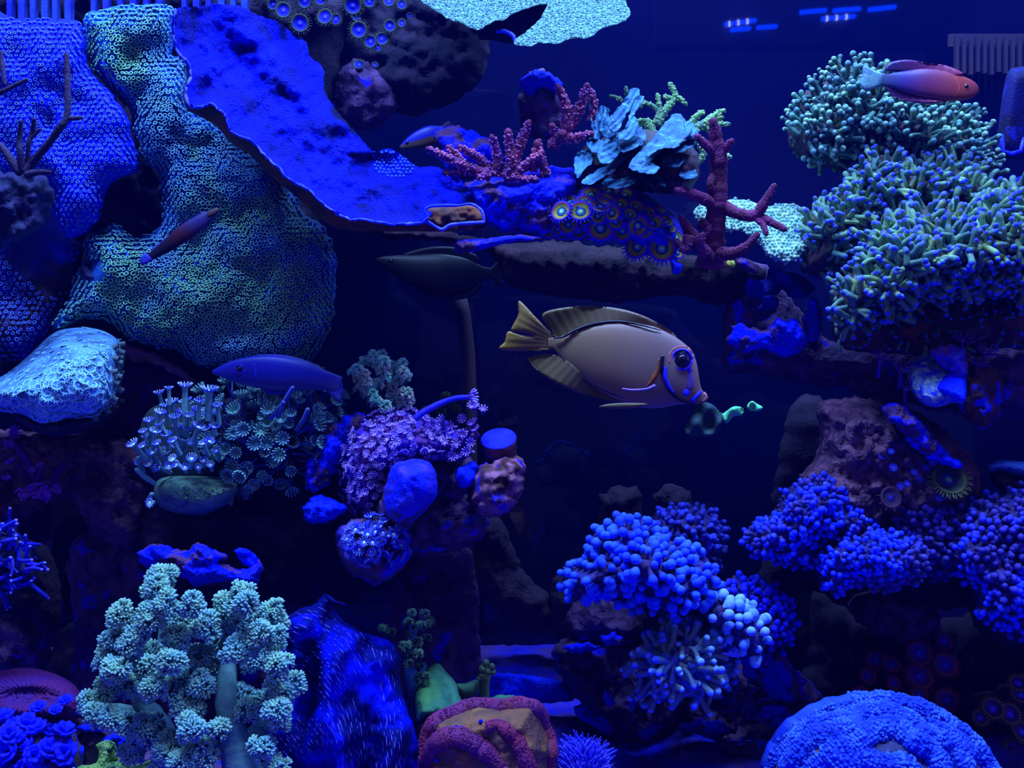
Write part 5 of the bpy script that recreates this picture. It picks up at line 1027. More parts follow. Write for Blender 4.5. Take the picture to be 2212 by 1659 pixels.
# blue ridged coral at bottom right
M_BR = mat('ridged_blue', (10, 40, 245), (20, 60, 230), (40, 56, 130), scale=40, k=.8, bump=.5, thr3=(.6, .7)); M_BRV = mat('ridged_valley', (30, 40, 110), (56, 52, 74), scale=40, bump=.5); M_BRT = mat('ridged_bump', (36, 84, 255), (16, 50, 240), scale=60, k=.85, bump=0)
br_ = thing('brain_coral', 'big blue dome of winding bumpy ridges at bottom right', 'coral', W(1900, 1640, .74))
cR = [(1645, 1800), (1655, 1650), (1675, 1600), (1720, 1545), (1775, 1515), (1850, 1502), (1930, 1503), (2000, 1522), (2060, 1555), (2110, 1595), (2142, 1640), (2165, 1700), (2170, 1800)]
sR = Surf(cR, .80, .10, 190, sp=7, back=.6, seed=51, na=.003, nf=.02)
surfpart(sR, 'valleys', M_BRV, br_)
allp = []; alln = []
for P_ in [[(1662, 1665, 20), (1680, 1615, 21), (1725, 1566, 21), (1780, 1536, 22), (1850, 1522, 22), (1925, 1522, 22), (1990, 1538, 22), (2050, 1570, 22), (2105, 1618, 22), (2140, 1680, 22)],
           [(1700, 1665, 20), (1750, 1600, 20), (1800, 1582, 20), (1840, 1578, 22), (1850, 1550, 20), (1900, 1540, 22), (1960, 1560, 22), (2000, 1590, 22), (2045, 1610, 20), (2085, 1660, 20)],
           [(1745, 1680, 20), (1800, 1630, 22), (1840, 1610, 22), (1880, 1582, 22), (1930, 1572, 22), (1960, 1592, 22), (2010, 1625, 22), (2040, 1680, 22)],
           [(1800, 1680, 18), (1830, 1645, 20), (1855, 1632, 18), (1900, 1650, 16), (1870, 1690, 16)], [(1905, 1660, 17), (1930, 1650, 20), (1960, 1655, 20), (1985, 1690, 20)],
           [(1690, 1640, 14), (1715, 1610, 16), (1745, 1575, 17), (1790, 1560, 15), (1830, 1552, 15)], [(2000, 1570, 16), (2050, 1592, 18), (2090, 1630, 18)]]:
    o_, c, rr = ridge(P_, 0, M_BR, br_, sR, lift=.35)
    k = len(c) * 12; i = RNG.integers(0, len(c), k); a = RNG.uniform(-1.6, 1.6, k); w_ = W(c[:, 0], c[:, 1], sR.Dat(c[:, 0], c[:, 1]) - rr * .35)
    tz = np.gradient(w_, axis=0); tz /= np.linalg.norm(tz, axis=1)[:, None]; nrm = sR.pts(c[:, 0], c[:, 1])[1]; nrm = nrm + .9 * FR; nrm /= np.linalg.norm(nrm, axis=1)[:, None]; sd = np.cross(tz, nrm); dn = np.cos(a)[:, None] * nrm[i] + np.sin(a)[:, None] * sd[i]
    allp.append(w_[i] + dn * rr[i][:, None] * 1.03); alln.append(dn)
x, y = sR.scatter(20, .35, 2); p, n = sR.pts(x, y); allp.append(p); alln.append(n)
allp = np.vstack(allp); alln = np.vstack(alln)
V, F, M = joined([BUMP], allp, alln, 3.7 * .72 / FPX * RNG.uniform(.6, 1.35, len(allp))); part('bumps', V, F, M_BRT, br_, M * 0, kind='stuff')

# ------------------------------------------------------------------ lower left: purple disc, blue petal polyps, green lump
M_PD = mat('disc_purple', (66, 20, 140), (52, 18, 160), scale=40, k=.5, bump=.7, bscale=500); M_PDI = mat('disc_blue', (18, 16, 210), (10, 10, 150), scale=60, bump=.5)
dc = thing('donut_coral', 'purple doughnut-shaped disc coral with a blue slit centre at left', 'coral', W(70, 1520, .76))
s = Surf([(-90, 1520), (-60, 1465), (0, 1448), (60, 1442), (110, 1452), (155, 1475), (178, 1505), (178, 1530), (160, 1550), (100, 1556), (30, 1556), (-60, 1560)], .78, .035, 45, sp=3, seed=61, fn=lambda x, y: .010 * np.exp(-(((x - 62) / 62) ** 2 + ((y - 1507) / 22) ** 2) ** 2) + .0012 * np.sin(np.arctan2((y - 1507) * 2.5, x - 62) * 44), tilt=(0, -.0004))
surfpart(s, 'disc', M_PD, dc)
s = Surf([(10, 1507), (30, 1494), (65, 1489), (100, 1502), (118, 1522), (100, 1527), (70, 1526), (50, 1514)], .775, .006, 14, sp=4, fn=lambda x, y: .001 * np.sin(np.arctan2((y - 1510) * 2.5, x - 66) * 40), tilt=(0, -.0003)); surfpart(s, 'mouth', M_PDI, dc)
PET = revolve([(.12, 0), (.3, .3), (.42, .6), (.3, .85), (.06, 1.05)], 6)
PET = (PET[0] * np.array((1, .35, 1)), PET[1], PET[2])
def petal_polyp(n, seed):
    rr = np.random.default_rng(seed); g = Geo()
    for ring, (m, tilt_) in enumerate(((n, .95), (n - 3, .5))):
        a = np.arange(m) * 2 * math.pi / m + ring * .3
        d = np.stack([np.cos(a) * math.sin(tilt_), np.sin(a) * math.sin(tilt_), np.full(m, math.cos(tilt_))], 1) + rr.normal(0, .08, (m, 3))
        for q in d:
            w = q / np.linalg.norm(q); u = np.cross(w, (0, 0, 1)); u /= np.linalg.norm(u); v = np.cross(w, u)
            g.add(PET[0] @ np.stack([u, v, w]), PET[1], 0)
    return g.arr()
PP = [petal_polyp(9, 1), petal_polyp(8, 2), petal_polyp(10, 3)]
M_PB = mat('petal_blue', (4, 14, 255), (6, 10, 210), scale=50, k=1.05, bump=.2)
s = Surf([(-80, 1560), (20, 1545), (100, 1560), (150, 1570), (170, 1600), (180, 1640), (140, 1800), (-80, 1800)], .75, .04, 60, sp=8, seed=62, na=.01, nf=.02)
pb = thing('star_polyp_colony', 'bright blue pointed-petal polyps in front of the purple disc', 'coral', W(60, 1640, .75)); surfpart(s, 'base', M_ROCK, pb)
x, y = s.scatter(30, .35); p, n = s.pts(x, y); pieces(pb, 'polyp', PP, p, n + .7 * UP + RNG.normal(0, .3, n.shape), RNG.uniform(24, 36, len(x)) * .72 / FPX, [M_PB])
p = W([142, 84, 120], [1520, 1535, 1540], [.735, .73, .72]); pieces(pb, 'polyp', PP, p, np.array([[0, -.4, 1], [0, -.4, 1], [.2, -.4, 1]]), np.array([20, 22, 18]) * .73 / FPX, [M_PB])
s = Surf([(165, 1570), (200, 1562), (232, 1570), (225, 1580), (180, 1582)], .76, .01, 8, sp=4, na=.004, nf=.1); o = surfpart(s, 'crust_rock', M_VIVID, None); tag(o, 'flat blue crust shard right of the petal polyps', 'rock')
s = Surf([(220, 1600), (245, 1585), (262, 1590), (285, 1598), (270, 1615), (245, 1618)], .755, .012, 8, sp=4, na=.006, nf=.1); o = surfpart(s, 'crust_rock', M_VIVID, None); tag(o, 'vivid blue crust lump above the green knobbly coral', 'rock')
M_GL = mat('green_lump', (100, 170, 130), (76, 142, 135), scale=40, k=.75, bump=1.0, bscale=260)
gl = thing('knobbly_coral', 'pale green knobbly coral under the teal tree coral at bottom left', 'coral', W(250, 1640, .70))
sGl = Surf([(150, 1665), (165, 1655), (205, 1648), (212, 1625), (208, 1608), (220, 1602), (240, 1600), (255, 1618), (268, 1640), (290, 1652), (320, 1645), (345, 1630), (360, 1650), (380, 1800), (140, 1800)], .735, .04, 30, sp=5, seed=63, na=.012, nf=.05, jit=3); surfpart(sGl, 'body', M_GL, gl)
x, y = sGl.scatter(10, .35, 3); p, n = sGl.pts(x, y); V, F, M = joined([BUMP], p, n + RNG.normal(0, .2, n.shape), RNG.uniform(2.5, 5, len(x)) * .7 / FPX); part('knobs', V, F, M_GL, gl, M * 0, kind='stuff')
rock([(150, 1580), (210, 1560), (300, 1600), (480, 1630), (640, 1640), (660, 1800), (150, 1800)], .80, .04, 'dark stone at the foot of the teal tree coral', M_ROCK, R=50, sp=9)

# ------------------------------------------------------------------ blue leaf, shell disc, equipment and small items at right
M_LF = mat('leaf_blue', (2, 10, 200), (0, 8, 150), scale=16, k=.8, bump=.2)
lf = thing('ruffled_leaf_coral', 'smooth ruffled deep blue leaf coral left of the green hammer coral', 'coral', W(1670, 620, .87))
for P_, D_ in [([(1655, 600), (1662, 578), (1680, 574), (1695, 585), (1720, 590), (1745, 605), (1762, 622), (1745, 640), (1725, 646), (1705, 640), (1692, 625), (1675, 640), (1650, 645), (1615, 640), (1610, 615), (1620, 600), (1640, 605)], .865), ([(1648, 640), (1670, 636), (1682, 650), (1675, 668), (1655, 672), (1635, 668), (1645, 655)], .855)]:
    s = Surf(P_, D_, .006, 14, sp=5, back=.3, fn=lambda x, y: .010 * np.sin(x * .09) * np.cos(y * .07)); surfpart(s, 'leaf', M_LF, lf)
zoa_colony('zoanthid_colony', 'tiny round yellow-green polyp ball under the antler coral', [(1578, 571, 12)], .84, [mat('ygb', (110, 140, 60), (60, 90, 60), scale=500, bump=.8)] * 7, tmpl=revolve([(.5, -.9), (.9, -.5), (1.1, 0), (.9, .5), (.5, .85)], 12, mprof=[0] * 5))
rock([(1592, 565), (1610, 560), (1630, 575), (1640, 590), (1615, 590), (1598, 582)], .85, .012, 'small blue crust beside the yellow-green polyp ball', M_ROCKBLUE, R=10, sp=4)
rock([(1445, 565), (1458, 560), (1475, 572), (1470, 590), (1452, 588)], .82, .012, 'small blue knob under the ringed button polyps', M_VIVID, R=9, sp=4, rough=.004)
# shell disc
sh = thing('shell_disc', 'round shell-like disc half bright blue and half speckled at right', 'shell', W(2020, 830, .86))
s = Surf([(1960, 812), (1965, 788), (1990, 772), (2030, 768), (2065, 780), (2085, 800), (2084, 868), (2060, 870), (2020, 880), (1990, 870), (1968, 842)], .79, .025, 40, sp=6, seed=71, tilt=(0, -.0003)); surfpart(s, 'disc', mat('shell_speck', (60, 100, 170), (10, 20, 200), (90, 130, 180), scale=140, bump=.6, thr3=(.56, .62), sc3=200), sh)
s = Surf([(2022, 838), (2035, 815), (2052, 800), (2084, 796), (2086, 866), (2062, 858), (2040, 850)], .767, .008, 14, sp=5, seed=72, tilt=(0, -.0003)); surfpart(s, 'blue_patch', M_VIVID, sh)
rock([(2080, 790), (2120, 780), (2155, 800), (2170, 840), (2160, 890), (2130, 925), (2090, 910), (2070, 870)], .81, .035, 'brown stone flecked with blue right of the shell disc', mat('fleck_rock', (52, 36, 44), (36, 28, 60), (12, 14, 225), scale=50, bump=.8, bscale=260, thr3=(.54, .6), sc3=55), R=30, sp=6, back=3.0)
rock([(1830, 840), (1840, 800), (1870, 790), (1930, 800), (1960, 820), (1965, 860), (1930, 880), (1880, 870)], .93, .03, 'dark rock flecked with blue left of the shell disc', M_ROCK, R=30, sp=7)
M_XS = mat('xenia', (20, 20, 190), (50, 36, 150), scale=60, k=.9, bump=.2)
xe = thing('pulse_coral', 'thin blue feathery pulse coral stalks behind the shell disc', 'coral', W(2080, 800, .87))
for x, y, k_ in [(2078, 740, 1), (2128, 765, 1), (1945, 800, 1), (1900, 775, .8), (1955, 840, .7), (2110, 790, .8)]:
    V, F = tube(W([x - 4, x, x], [y + 40, y + 18, y], [.79, .785, .78]), 3.5 * .79 / FPX, 7); part('stalk', V, F, M_XS, xe)
    V, F, M = joined([crown_template(8, .5, .3, .4, 3.0, .5, 5)], np.array([W(x, y, .78)]), np.array([[.1, -.7, .7]]), np.array([7 * k_ * .85 / FPX])); part('crown', V, F, [M_XS, M_XS, mat('xm', (110, 130, 235), bump=0)], xe, M)
s = Surf([(2010, 760), (2040, 745), (2080, 750), (2090, 780), (2085, 815), (2060, 812), (2030, 790)], .775, .012, 12, sp=5, na=.006, nf=.06, jit=5); o = surfpart(s, 'sea_fan', mat('sea_fan_m', (58, 32, 150), (30, 26, 200), scale=60, bump=.5), None); tag(o, 'violet ruffled fan leaning over the shell disc', 'coral')
s = Surf([(2128, 1010), (2145, 998), (2180, 995), (2300, 1010), (2300, 1040), (2200, 1028), (2160, 1018), (2140, 1022)], .84, .02, 12, sp=5, na=.004, nf=.06); o = surfpart(s, 'plate_coral', mat('edge_plate', (34, 80, 225), (24, 56, 200), scale=80, bump=.9, bscale=500), None); tag(o, 'blue-grey ribbed plate coral cut by the right edge', 'coral')
s = Surf([(2140, 1015), (2200, 1025), (2300, 1035), (2300, 1080), (2200, 1075), (2150, 1050)], .86, .02, 20, sp=6); o = surfpart(s, 'live_rock', M_ROCKB, None); tag(o, 'brown stone under the blue-grey ribbed plate', 'rock')
rock([(1895, 1170), (1960, 1150), (2060, 1200), (2100, 1290), (2050, 1320), (1960, 1290), (1900, 1250)], .93, .03, 'dark stone between the right bubble-tipped corals', M_ROCKD, R=40, sp=9)
rock([(1640, 1130), (1760, 1060), (1860, 1110), (1900, 1180), (1850, 1260), (1700, 1230)], .92, .04, 'dark stone carrying the right bubble-tipped corals', M_ROCKD, R=50, sp=9)
# equipment: pump and rear comb
M_EQ = mat('pump_black', (8, 10, 110), (4, 6, 60), (20, 30, 210), scale=26, bump=.5, thr3=(.6, .68))
pu = thing('circulation_pump', 'dark rounded circulation pump at the upper right edge', 'pump', W(2185, 230, .98))
s = Surf([(2152, 330), (2158, 260), (2168, 190), (2178, 155), (2200, 145), (2300, 145), (2300, 320), (2200, 345), (2165, 335)], .99, .035, 30, sp=8, seed=81); surfpart(s, 'housing', M_EQ, pu)
V, F = tube(W([2164, 2166, 2185, 2205, 2212], [290, 326, 332, 326, 300], [.95] * 5), 4.5 * .95 / FPX, 8); part('ring', V, F, M_PRIM, pu)
s = Surf([(2190, 400), (2205, 380), (2300, 375), (2300, 450), (2215, 440), (2195, 425)], .93, .02, 15, sp=6); o = surfpart(s, 'crust_rock', M_VIVID, None); tag(o, 'bright blue crust lump at the right edge beside the hammer coral', 'rock')
M_RC = mat('rear_comb', (18, 15, 50), (14, 12, 52), scale=20, bump=0)
rc = thing('strainer_comb', 'dim brownish strainer comb with upright bars at the upper right back', 'comb', W(2140, 120, 1.22))
for k in range(11):
    x = 2066 + k * 15; V, F = boxarr(W(x, 118 + (k % 3) * 3, 1.21), (.0022, .003, .022)); part('bar', V, F, M_RC, rc, smooth=False)
V, F = boxarr(W(2150, 88, 1.215), (.058, .002, .008)); part('top_rail', V, F, M_RC, rc, smooth=False)
# pale pipe at the back
V, F = tube(W([985, 1000, 1012, 1016, 1020, 1022], [630, 680, 760, 830, 1100, 1445], [1.15] * 6), np.array([20, 17, 14, 13, 12, 12]) * 1.15 / FPX, 16); o = part('return_pipe', V, F, mat('pipe', (36, 32, 62), bump=0, k=.8), None); tag(o, 'dim pale pipe curving down at the back of the tank centre', 'pipe')
# nori scraps
M_NR = mat('nori_green', (44, 140, 130), (30, 110, 120), scale=60, k=1.1, bump=.4); M_ND = mat('nori_dark', (16, 40, 72), (20, 50, 76), scale=30, bump=.3)
nr = thing('seaweed_scrap', 'torn dark green seaweed leaf with bright tips at the tang mouth', 'seaweed', W(1540, 900, .64))
wav = lambda a, f: (lambda x, y: a * np.sin(x * f) * np.cos(y * f * .8))
for P_, m_, nm in [([(1512, 870), (1535, 872), (1560, 895), (1558, 920), (1545, 940), (1515, 942), (1485, 940), (1480, 925), (1495, 900)], M_ND, 'leaf'), ([(1537, 872), (1556, 892), (1562, 893), (1585, 878), (1605, 882), (1602, 898), (1585, 900), (1572, 914), (1564, 912), (1560, 900), (1545, 885)], M_NR, 'bright_tip')]:
    s = Surf(P_, .64, .0015, 8, sp=4, back=.3, fn=wav(.003, .12)); surfpart(s, nm, m_, nr)
s = Surf([(1616, 872), (1625, 866), (1635, 872), (1648, 880), (1640, 888), (1622, 888), (1614, 880)], .64, .0015, 5, sp=3, back=.3, fn=wav(.002, .2)); o = surfpart(s, 'seaweed_scrap', M_NR, None); tag(o, 'small loose bright green seaweed scrap drifting right of the tang', 'seaweed')
# blue sand drift mounds
for P_, D_, l_ in [([(962, 1462), (1010, 1455), (1080, 1453), (1160, 1460), (1215, 1475), (1238, 1495), (1230, 1515), (1150, 1520), (1040, 1525), (960, 1500)], .98, 'bright blue lit sand bank behind the green leather coral'), ([(1240, 1528), (1280, 1520), (1330, 1524), (1338, 1534), (1325, 1548), (1335, 1575), (1320, 1590), (1280, 1568), (1255, 1555)], .93, 'bright blue sand patch below the rubble stone')]:
    rock(P_, D_, .012, l_, M_VIVID, R=14, sp=5, rough=.002, name='sand_bank', jit=3)
rock([(1215, 1800), (1215, 1640), (1300, 1625), (1420, 1640), (1520, 1650), (1600, 1632), (1655, 1625), (1680, 1640), (1720, 1800)], .87, .03, 'blue dusted sand slope along the bottom between the two ridged corals', mat('sand_blue', (6, 14, 240), (40, 34, 150), scale=20, k=1.5, bump=1, bscale=600, thr=(.46, .54)), R=60, sp=9, rough=.003, name='sand_bank')
# feather duster fan at bottom
fd = thing('feather_coral', 'blue feathery fan of fine tentacles right of the red ridged coral', 'coral', W(1260, 1660, .74))
s = Surf([(1200, 1700), (1205, 1630), (1225, 1600), (1250, 1590), (1280, 1600), (1310, 1620), (1318, 1650), (1310, 1720)], .765, .03, 30, sp=6); surfpart(s, 'disc', mat('feather_disc', (20, 30, 220), (30, 40, 190), scale=30, bump=.3), fd)
x, y = s.scatter(8, .3); p, n = s.pts(x, y); d = np.stack([(x - 1262) * .02, np.full(len(x), -.35), np.full(len(x), .8)], 1) + RNG.normal(0, .15, n.shape)
V, F, M = joined([revolve([(.14, 0), (.12, .5), (.1, .9), (.05, 1.1)], 5)], p, d, RNG.uniform(14, 24, len(x)) * .74 / FPX); part('tentacles', V, F, mat('feather_t', (44, 62, 225), (30, 40, 235), scale=60, k=1.05, bump=0), fd, M * 0, kind='stuff')

# ------------------------------------------------------------------ fish
def fish_mat(name, cols, stops, axis, spread, rough=.45, bands=None, k=1.0, spec=.3, bump=.15, bs=900):
    """cols blend along an object-space axis between two distances"""
    m = bpy.data.materials.new(name); m.use_nodes = True; nt = m.node_tree; N = nt.nodes; L = nt.links; b = N['Principled BSDF']
    b.inputs['Roughness'].default_value = rough; b.inputs['Specular IOR Level'].default_value = spec
    tc = N.new('ShaderNodeTexCoord'); dp = N.new('ShaderNodeVectorMath'); dp.operation = 'DOT_PRODUCT'; dp.inputs[1].default_value = axis
    L.new(tc.outputs['Object'], dp.inputs[0])
    ns = N.new('ShaderNodeTexNoise'); ns.inputs['Scale'].default_value = 40; L.new(tc.outputs['Object'], ns.inputs['Vector'])
    ml = N.new('ShaderNodeMath'); ml.operation = 'MULTIPLY_ADD'; ml.inputs[1].default_value = spread * .35; L.new(ns.outputs['Fac'], ml.inputs[0]); L.new(dp.outputs['Value'], ml.inputs[2])
    r = N.new('ShaderNodeMapRange'); r.inputs['From Min'].default_value = -spread + spread * .17; r.inputs['From Max'].default_value = spread + spread * .17; L.new(ml.outputs[0], r.inputs['Value'])
    cr = N.new('ShaderNodeValToRGB'); e = cr.color_ramp.elements
    while len(e) < len(cols): e.new(0.5)
    for i, (c, s_) in enumerate(zip(cols, stops)): e[i].position = s_; e[i].color = albedo(c, k)
    L.new(r.outputs['Result'], cr.inputs[0]); L.new(cr.outputs[0], b.inputs['Base Color'])
    n = N.new('ShaderNodeTexNoise'); n.inputs['Scale'].default_value = bs; L.new(tc.outputs['Object'], n.inputs['Vector'])
    bp = N.new('ShaderNodeBump'); bp.inputs['Strength'].default_value = bump; bp.inputs['Distance'].default_value = .0005; L.new(n.outputs['Fac'], bp.inputs['Height']); L.new(bp.outputs['Normal'], b.inputs['Normal'])
    return m
class Fish:
    def __init__(s, name, label, D, st, mats, thick=.34, seg=28, n=48, cat='fish', upright=False):
        """st: (x, y, half height, half thickness factor) along the centre line, tail to snout"""
        st = np.array(st, float); t = np.linspace(0, 1, len(st)); tt = np.linspace(0, 1, n)
        c = catmull(np.hstack([st[:, :2], st[:, 2:]]), False, 3)
        c = c[np.linspace(0, len(c) - 1, min(n, len(c))).astype(int)]; n = len(c); s.c = c; s.D = D; s.th = thick
        T = np.gradient(c[:, :2], axis=0); T /= np.linalg.norm(T, axis=1)[:, None] + 1e-9
        if upright: T = np.tile((1.0, 0.0), (n, 1))
        N_ = np.stack([-T[:, 1], T[:, 0]], 1); s.N_ = N_; s.T = T
        a = np.arange(seg) * 2 * math.pi / seg; V = []
        for i in range(n):
            h = max(c[i, 2], .5); w = h * thick * c[i, 3] * D / FPX
            ca = np.cos(a); sa = np.sin(a)
            px = c[i, 0] + N_[i, 0] * h * sa; py = c[i, 1] + N_[i, 1] * h * sa
            V.append(W(px, py, D - w * np.sign(ca) * np.abs(ca) ** .85))
        V = np.vstack(V + [W(c[:1, 0], c[:1, 1], [D]), W(c[-1:, 0], c[-1:, 1], [D])]); F = []
        j = np.arange(seg); j2 = (j + 1) % seg
        for i in range(n - 1): F += [np.stack([i * seg + j, i * seg + j2, (i + 1) * seg + j2], 1), np.stack([i * seg + j, (i + 1) * seg + j2, (i + 1) * seg + j], 1)]
        F += [np.stack([j2, j, np.full(seg, n * seg)], 1), np.stack([(n - 1) * seg + j, (n - 1) * seg + j2, np.full(seg, n * seg + 1)], 1)]
        s.root = thing(name, label, cat, W(c[n // 2, 0], c[n // 2, 1], D)); s.body = part('body', V, np.vstack(F), mats, s.root, origin=W(c[n // 2, 0], c[n // 2, 1], D))
    def surf(s, x, y):
        x = np.atleast_1d(np.asarray(x, float)); y = np.atleast_1d(np.asarray(y, float)); out = []
        for a, b in zip(x, y):
            i = np.argmin(np.hypot(s.c[:, 0] - a, s.c[:, 1] - b) + 0 * a); u = (a - s.c[:, 0]) * s.T[:, 0] + (b - s.c[:, 1]) * s.T[:, 1]; i = np.argmin(np.abs(u) + .0 * u)
            v = ((a - s.c[i, 0]) * s.N_[i, 0] + (b - s.c[i, 1]) * s.N_[i, 1]) / max(s.c[i, 2], 1); v = min(.999, abs(v))
            w = s.c[i, 2] * s.th * s.c[i, 3] * s.D / FPX; out.append(s.D - w * math.sqrt(1 - v * v) ** .85)
        return np.array(out)
    def fin(s, name, pts, m, D=None, rays=None, th=.0012, label=None):
        D = s.D if D is None else D
        c = np.mean(np.array(pts, float), 0)
        fn = None
        if rays is not None:
            ox, oy, f = rays; fn = lambda x, y: .00010 * np.sin(np.arctan2(y - oy, x - ox) * f) + .002 * np.sin((x + y) * .03)
        q = Surf(pts, D, th, 6, sp=3, back=1.0, fn=fn); V, F = q.mesh(); return part(name, V, F, m, s.root, label=label)
    def line(s, name, pts, r, m, off=.0, sink=.75, seg=6, flat=1.0, parent=None, label=None):
        c = catmull(np.array(pts, float), False, 4); D = s.surf(c[:, 0], c[:, 1]) - off
        rr = np.interp(np.linspace(0, 1, len(c)), np.linspace(0, 1, len(r)), r) * s.D / FPX if np.ndim(r) else np.full(len(c), r * s.D / FPX)
        w = W(c[:, 0], c[:, 1], D + rr * sink); V, F = tube(w, rr, seg); return part(name, V, F, m, parent or s.root, label=label)
    def eye(s, x, y, r, ring, iris, pupil, flat=.45):
        d = float(s.surf(x, y)[0]); c = W(x, y, d); k = r * s.D / FPX; bv, bf, bm = ball(20, 12)
        R = np.array(((1, 0, 0), (0, 0, 1), (0, -1, 0)), float)
        e = part('eye', bv @ np.diag((k, k, k * flat)) @ R + c + np.array((0, k * .1, 0)), bf, iris, s.root)
        a = np.linspace(0, 2 * math.pi, 25); P = np.stack([c[0] + k * 1.02 * np.cos(a), np.full(25, c[1] - k * .08), c[2] + k * 1.02 * np.sin(a)], 1)
        V, F = tube(P, k * .12, 6, cap=False); part('eye_ring', V, F, ring, e)
        part('pupil', bv @ np.diag((k * .5, k * .5, k * .25)) @ R + c + np.array((0, -k * .30, 0)), bf, pupil, e)
        return e
M_BLK = mat('fish_black', (4, 4, 40), rough=.3, bump=0, spec=.4); M_EYEB = mat('fish_eye', (10, 8, 80), (6, 4, 50), scale=200, rough=.12, bump=0, spec=.6); M_RINGB = mat('eye_ring_blue', (24, 20, 230), bump=0, k=1.1); M_RINGT = mat('eye_ring_tan', (96, 70, 110), bump=0)
M_FBLUE = mat('fish_mark_blue', (20, 20, 255), bump=0, k=1.2)

# the olive tang
MT = fish_mat('tang_body', [(98, 102, 100), (98, 96, 116), (92, 94, 138), (108, 98, 146)], [0, .35, .7, 1], (1, 0, 0), .055, k=.56)
MTF = fish_mat('tang_fin', [(80, 90, 62), (80, 86, 92), (92, 92, 106)], [0, .5, 1], (1, 0, 0), .05, k=.42, bump=.1); MTT = fish_mat('tang_tail', [(112, 112, 58), (100, 102, 80), (98, 96, 104)], [0, .5, 1], (1, 0, 0), .018, k=.45)
tst = [(1184, 731, 751), (1196, 729, 753), (1210, 727, 770), (1230, 718, 796), (1262, 706, 822), (1300, 697, 848), (1340, 695, 866), (1380, 698, 879), (1415, 706, 882), (1445, 720, 878), (1468, 734, 874), (1485, 748, 873), (1498, 765, 873), (1506, 788, 873), (1510, 815, 873), (1514, 836, 872), (1520, 847, 870), (1526, 854, 866), (1529, 858, 862)]
tang = Fish('tang', 'large olive-tan tang with a yellowish forked tail swimming right at centre', .64, [(x, (a + b) / 2, (b - a) / 2, (.35 + .65 * min(1, i / 5)) * (1 if i < 11 else .95)) for i, (x, a, b) in enumerate(tst)], MT, thick=.33, upright=True, n=80)
tang.fin('tail_fin', [(1208, 735), (1190, 718), (1160, 688), (1122, 650), (1119, 680), (1104, 712), (1120, 716), (1140, 720), (1152, 726), (1130, 724), (1098, 716), (1090, 738), (1078, 752), (1100, 758), (1150, 758), (1185, 756), (1208, 754)], MTT, rays=(1225, 745, 46))
tang.fin('dorsal_fin', [(1171, 683), (1182, 672), (1215, 665), (1260, 661), (1310, 663), (1350, 669), (1390, 682), (1425, 700), (1455, 720), (1460, 735), (1420, 730), (1380, 712), (1330, 708), (1290, 710), (1245, 725), (1215, 735), (1200, 728), (1185, 708)], MTF, rays=(1400, 1000, 120))
tang.fin('anal_fin', [(1143, 778), (1150, 769), (1180, 764), (1205, 768), (1225, 775), (1260, 805), (1300, 835), (1345, 855), (1350, 866), (1320, 866), (1280, 856), (1240, 846), (1195, 824), (1160, 800)], MTF, rays=(1400, 600, 110))
tang.fin('pelvic_fin', [(1295, 880), (1310, 873), (1350, 870), (1400, 872), (1380, 880), (1340, 883)], MTF, D=.628)
tang.line('back_line', [(1196, 730), (1215, 728), (1240, 715), (1268, 704), (1300, 697), (1340, 695), (1380, 701), (1428, 714)], [2.0, 3.2, 3.6, 3.2, 3.0, 2.6, 2.0, .8], M_BLK, sink=-.2, off=.0018)
tang.line('fin_seam', [(1208, 765), (1232, 792), (1265, 822), (1300, 842), (1345, 860)], [1, 2, 2, 1.6, .6], mat('seam', (24, 22, 64), bump=0), sink=-.4)
tang.line('gill_mark', [(1432, 768), (1429, 785), (1433, 810), (1443, 835), (1458, 855), (1480, 868), (1500, 872)], [4, 5.5, 5, 5, 4.5, 4, 1.5], M_BLK, off=.001)
tang.line('gill_stripe', [(1438, 792), (1437, 815), (1446, 836), (1455, 848)], [3, 5, 4, 1.5], M_FBLUE, off=.0022)
tang.line('cheek_patch', [(1424, 775), (1420, 800), (1408, 822), (1396, 836)], [3, 7, 8, 2.5], mat('tang_brown', (96, 60, 40), (70, 46, 50), scale=100, k=.7, bump=0), sink=.6)
s_ = Surf([(1344, 838), (1365, 840), (1395, 838), (1414, 830), (1416, 836), (1400, 843), (1370, 845), (1348, 843)], float(tang.surf(1380, 838)[0]) - .003, .001, 5, sp=3); V, F = s_.mesh(); part('pectoral_fin', V, F, mat('pect', (80, 76, 190), bump=0, k=.9), tang.root)
tang.eye(1473, 777, 21, M_RINGB, M_EYEB, M_BLK)
tang.line('eye_socket', [(1446, 785), (1448, 762), (1465, 750), (1486, 752), (1499, 770)], [2, 3, 3, 3, 2], M_RINGT, off=.0)
c = W(1490, 823, float(tang.surf(1490, 823)[0])); bv, bf, bm = ball(14, 9); part('cheek', bv * np.array((.55, .10, 1.1)) * 17 * .64 / FPX + c, bf, mat('tang_cheek', (66, 60, 190), bump=0, k=.7), tang.root, label='violet-blue cheek')
for x, y, r in [(1482, 847, 8), (1489, 800, 5.5)]:
    c = W(x, y, float(tang.surf(x, y)[0])); bv, bf, bm = ball(12, 8); part('blue_spot', bv * np.array((1, .3, 1)) * r * .64 / FPX + c, bf, M_FBLUE, tang.root)
tang.line('mouth_stripe', [(1514, 846), (1505, 855), (1495, 866)], [3.5, 4.5, 3.5], M_FBLUE, off=.001)
tang.line('lips', [(1519, 850), (1524, 858), (1518, 866)], [5, 6, 5], mat('lips', (130, 96, 150), bump=0, k=.7), off=.0)

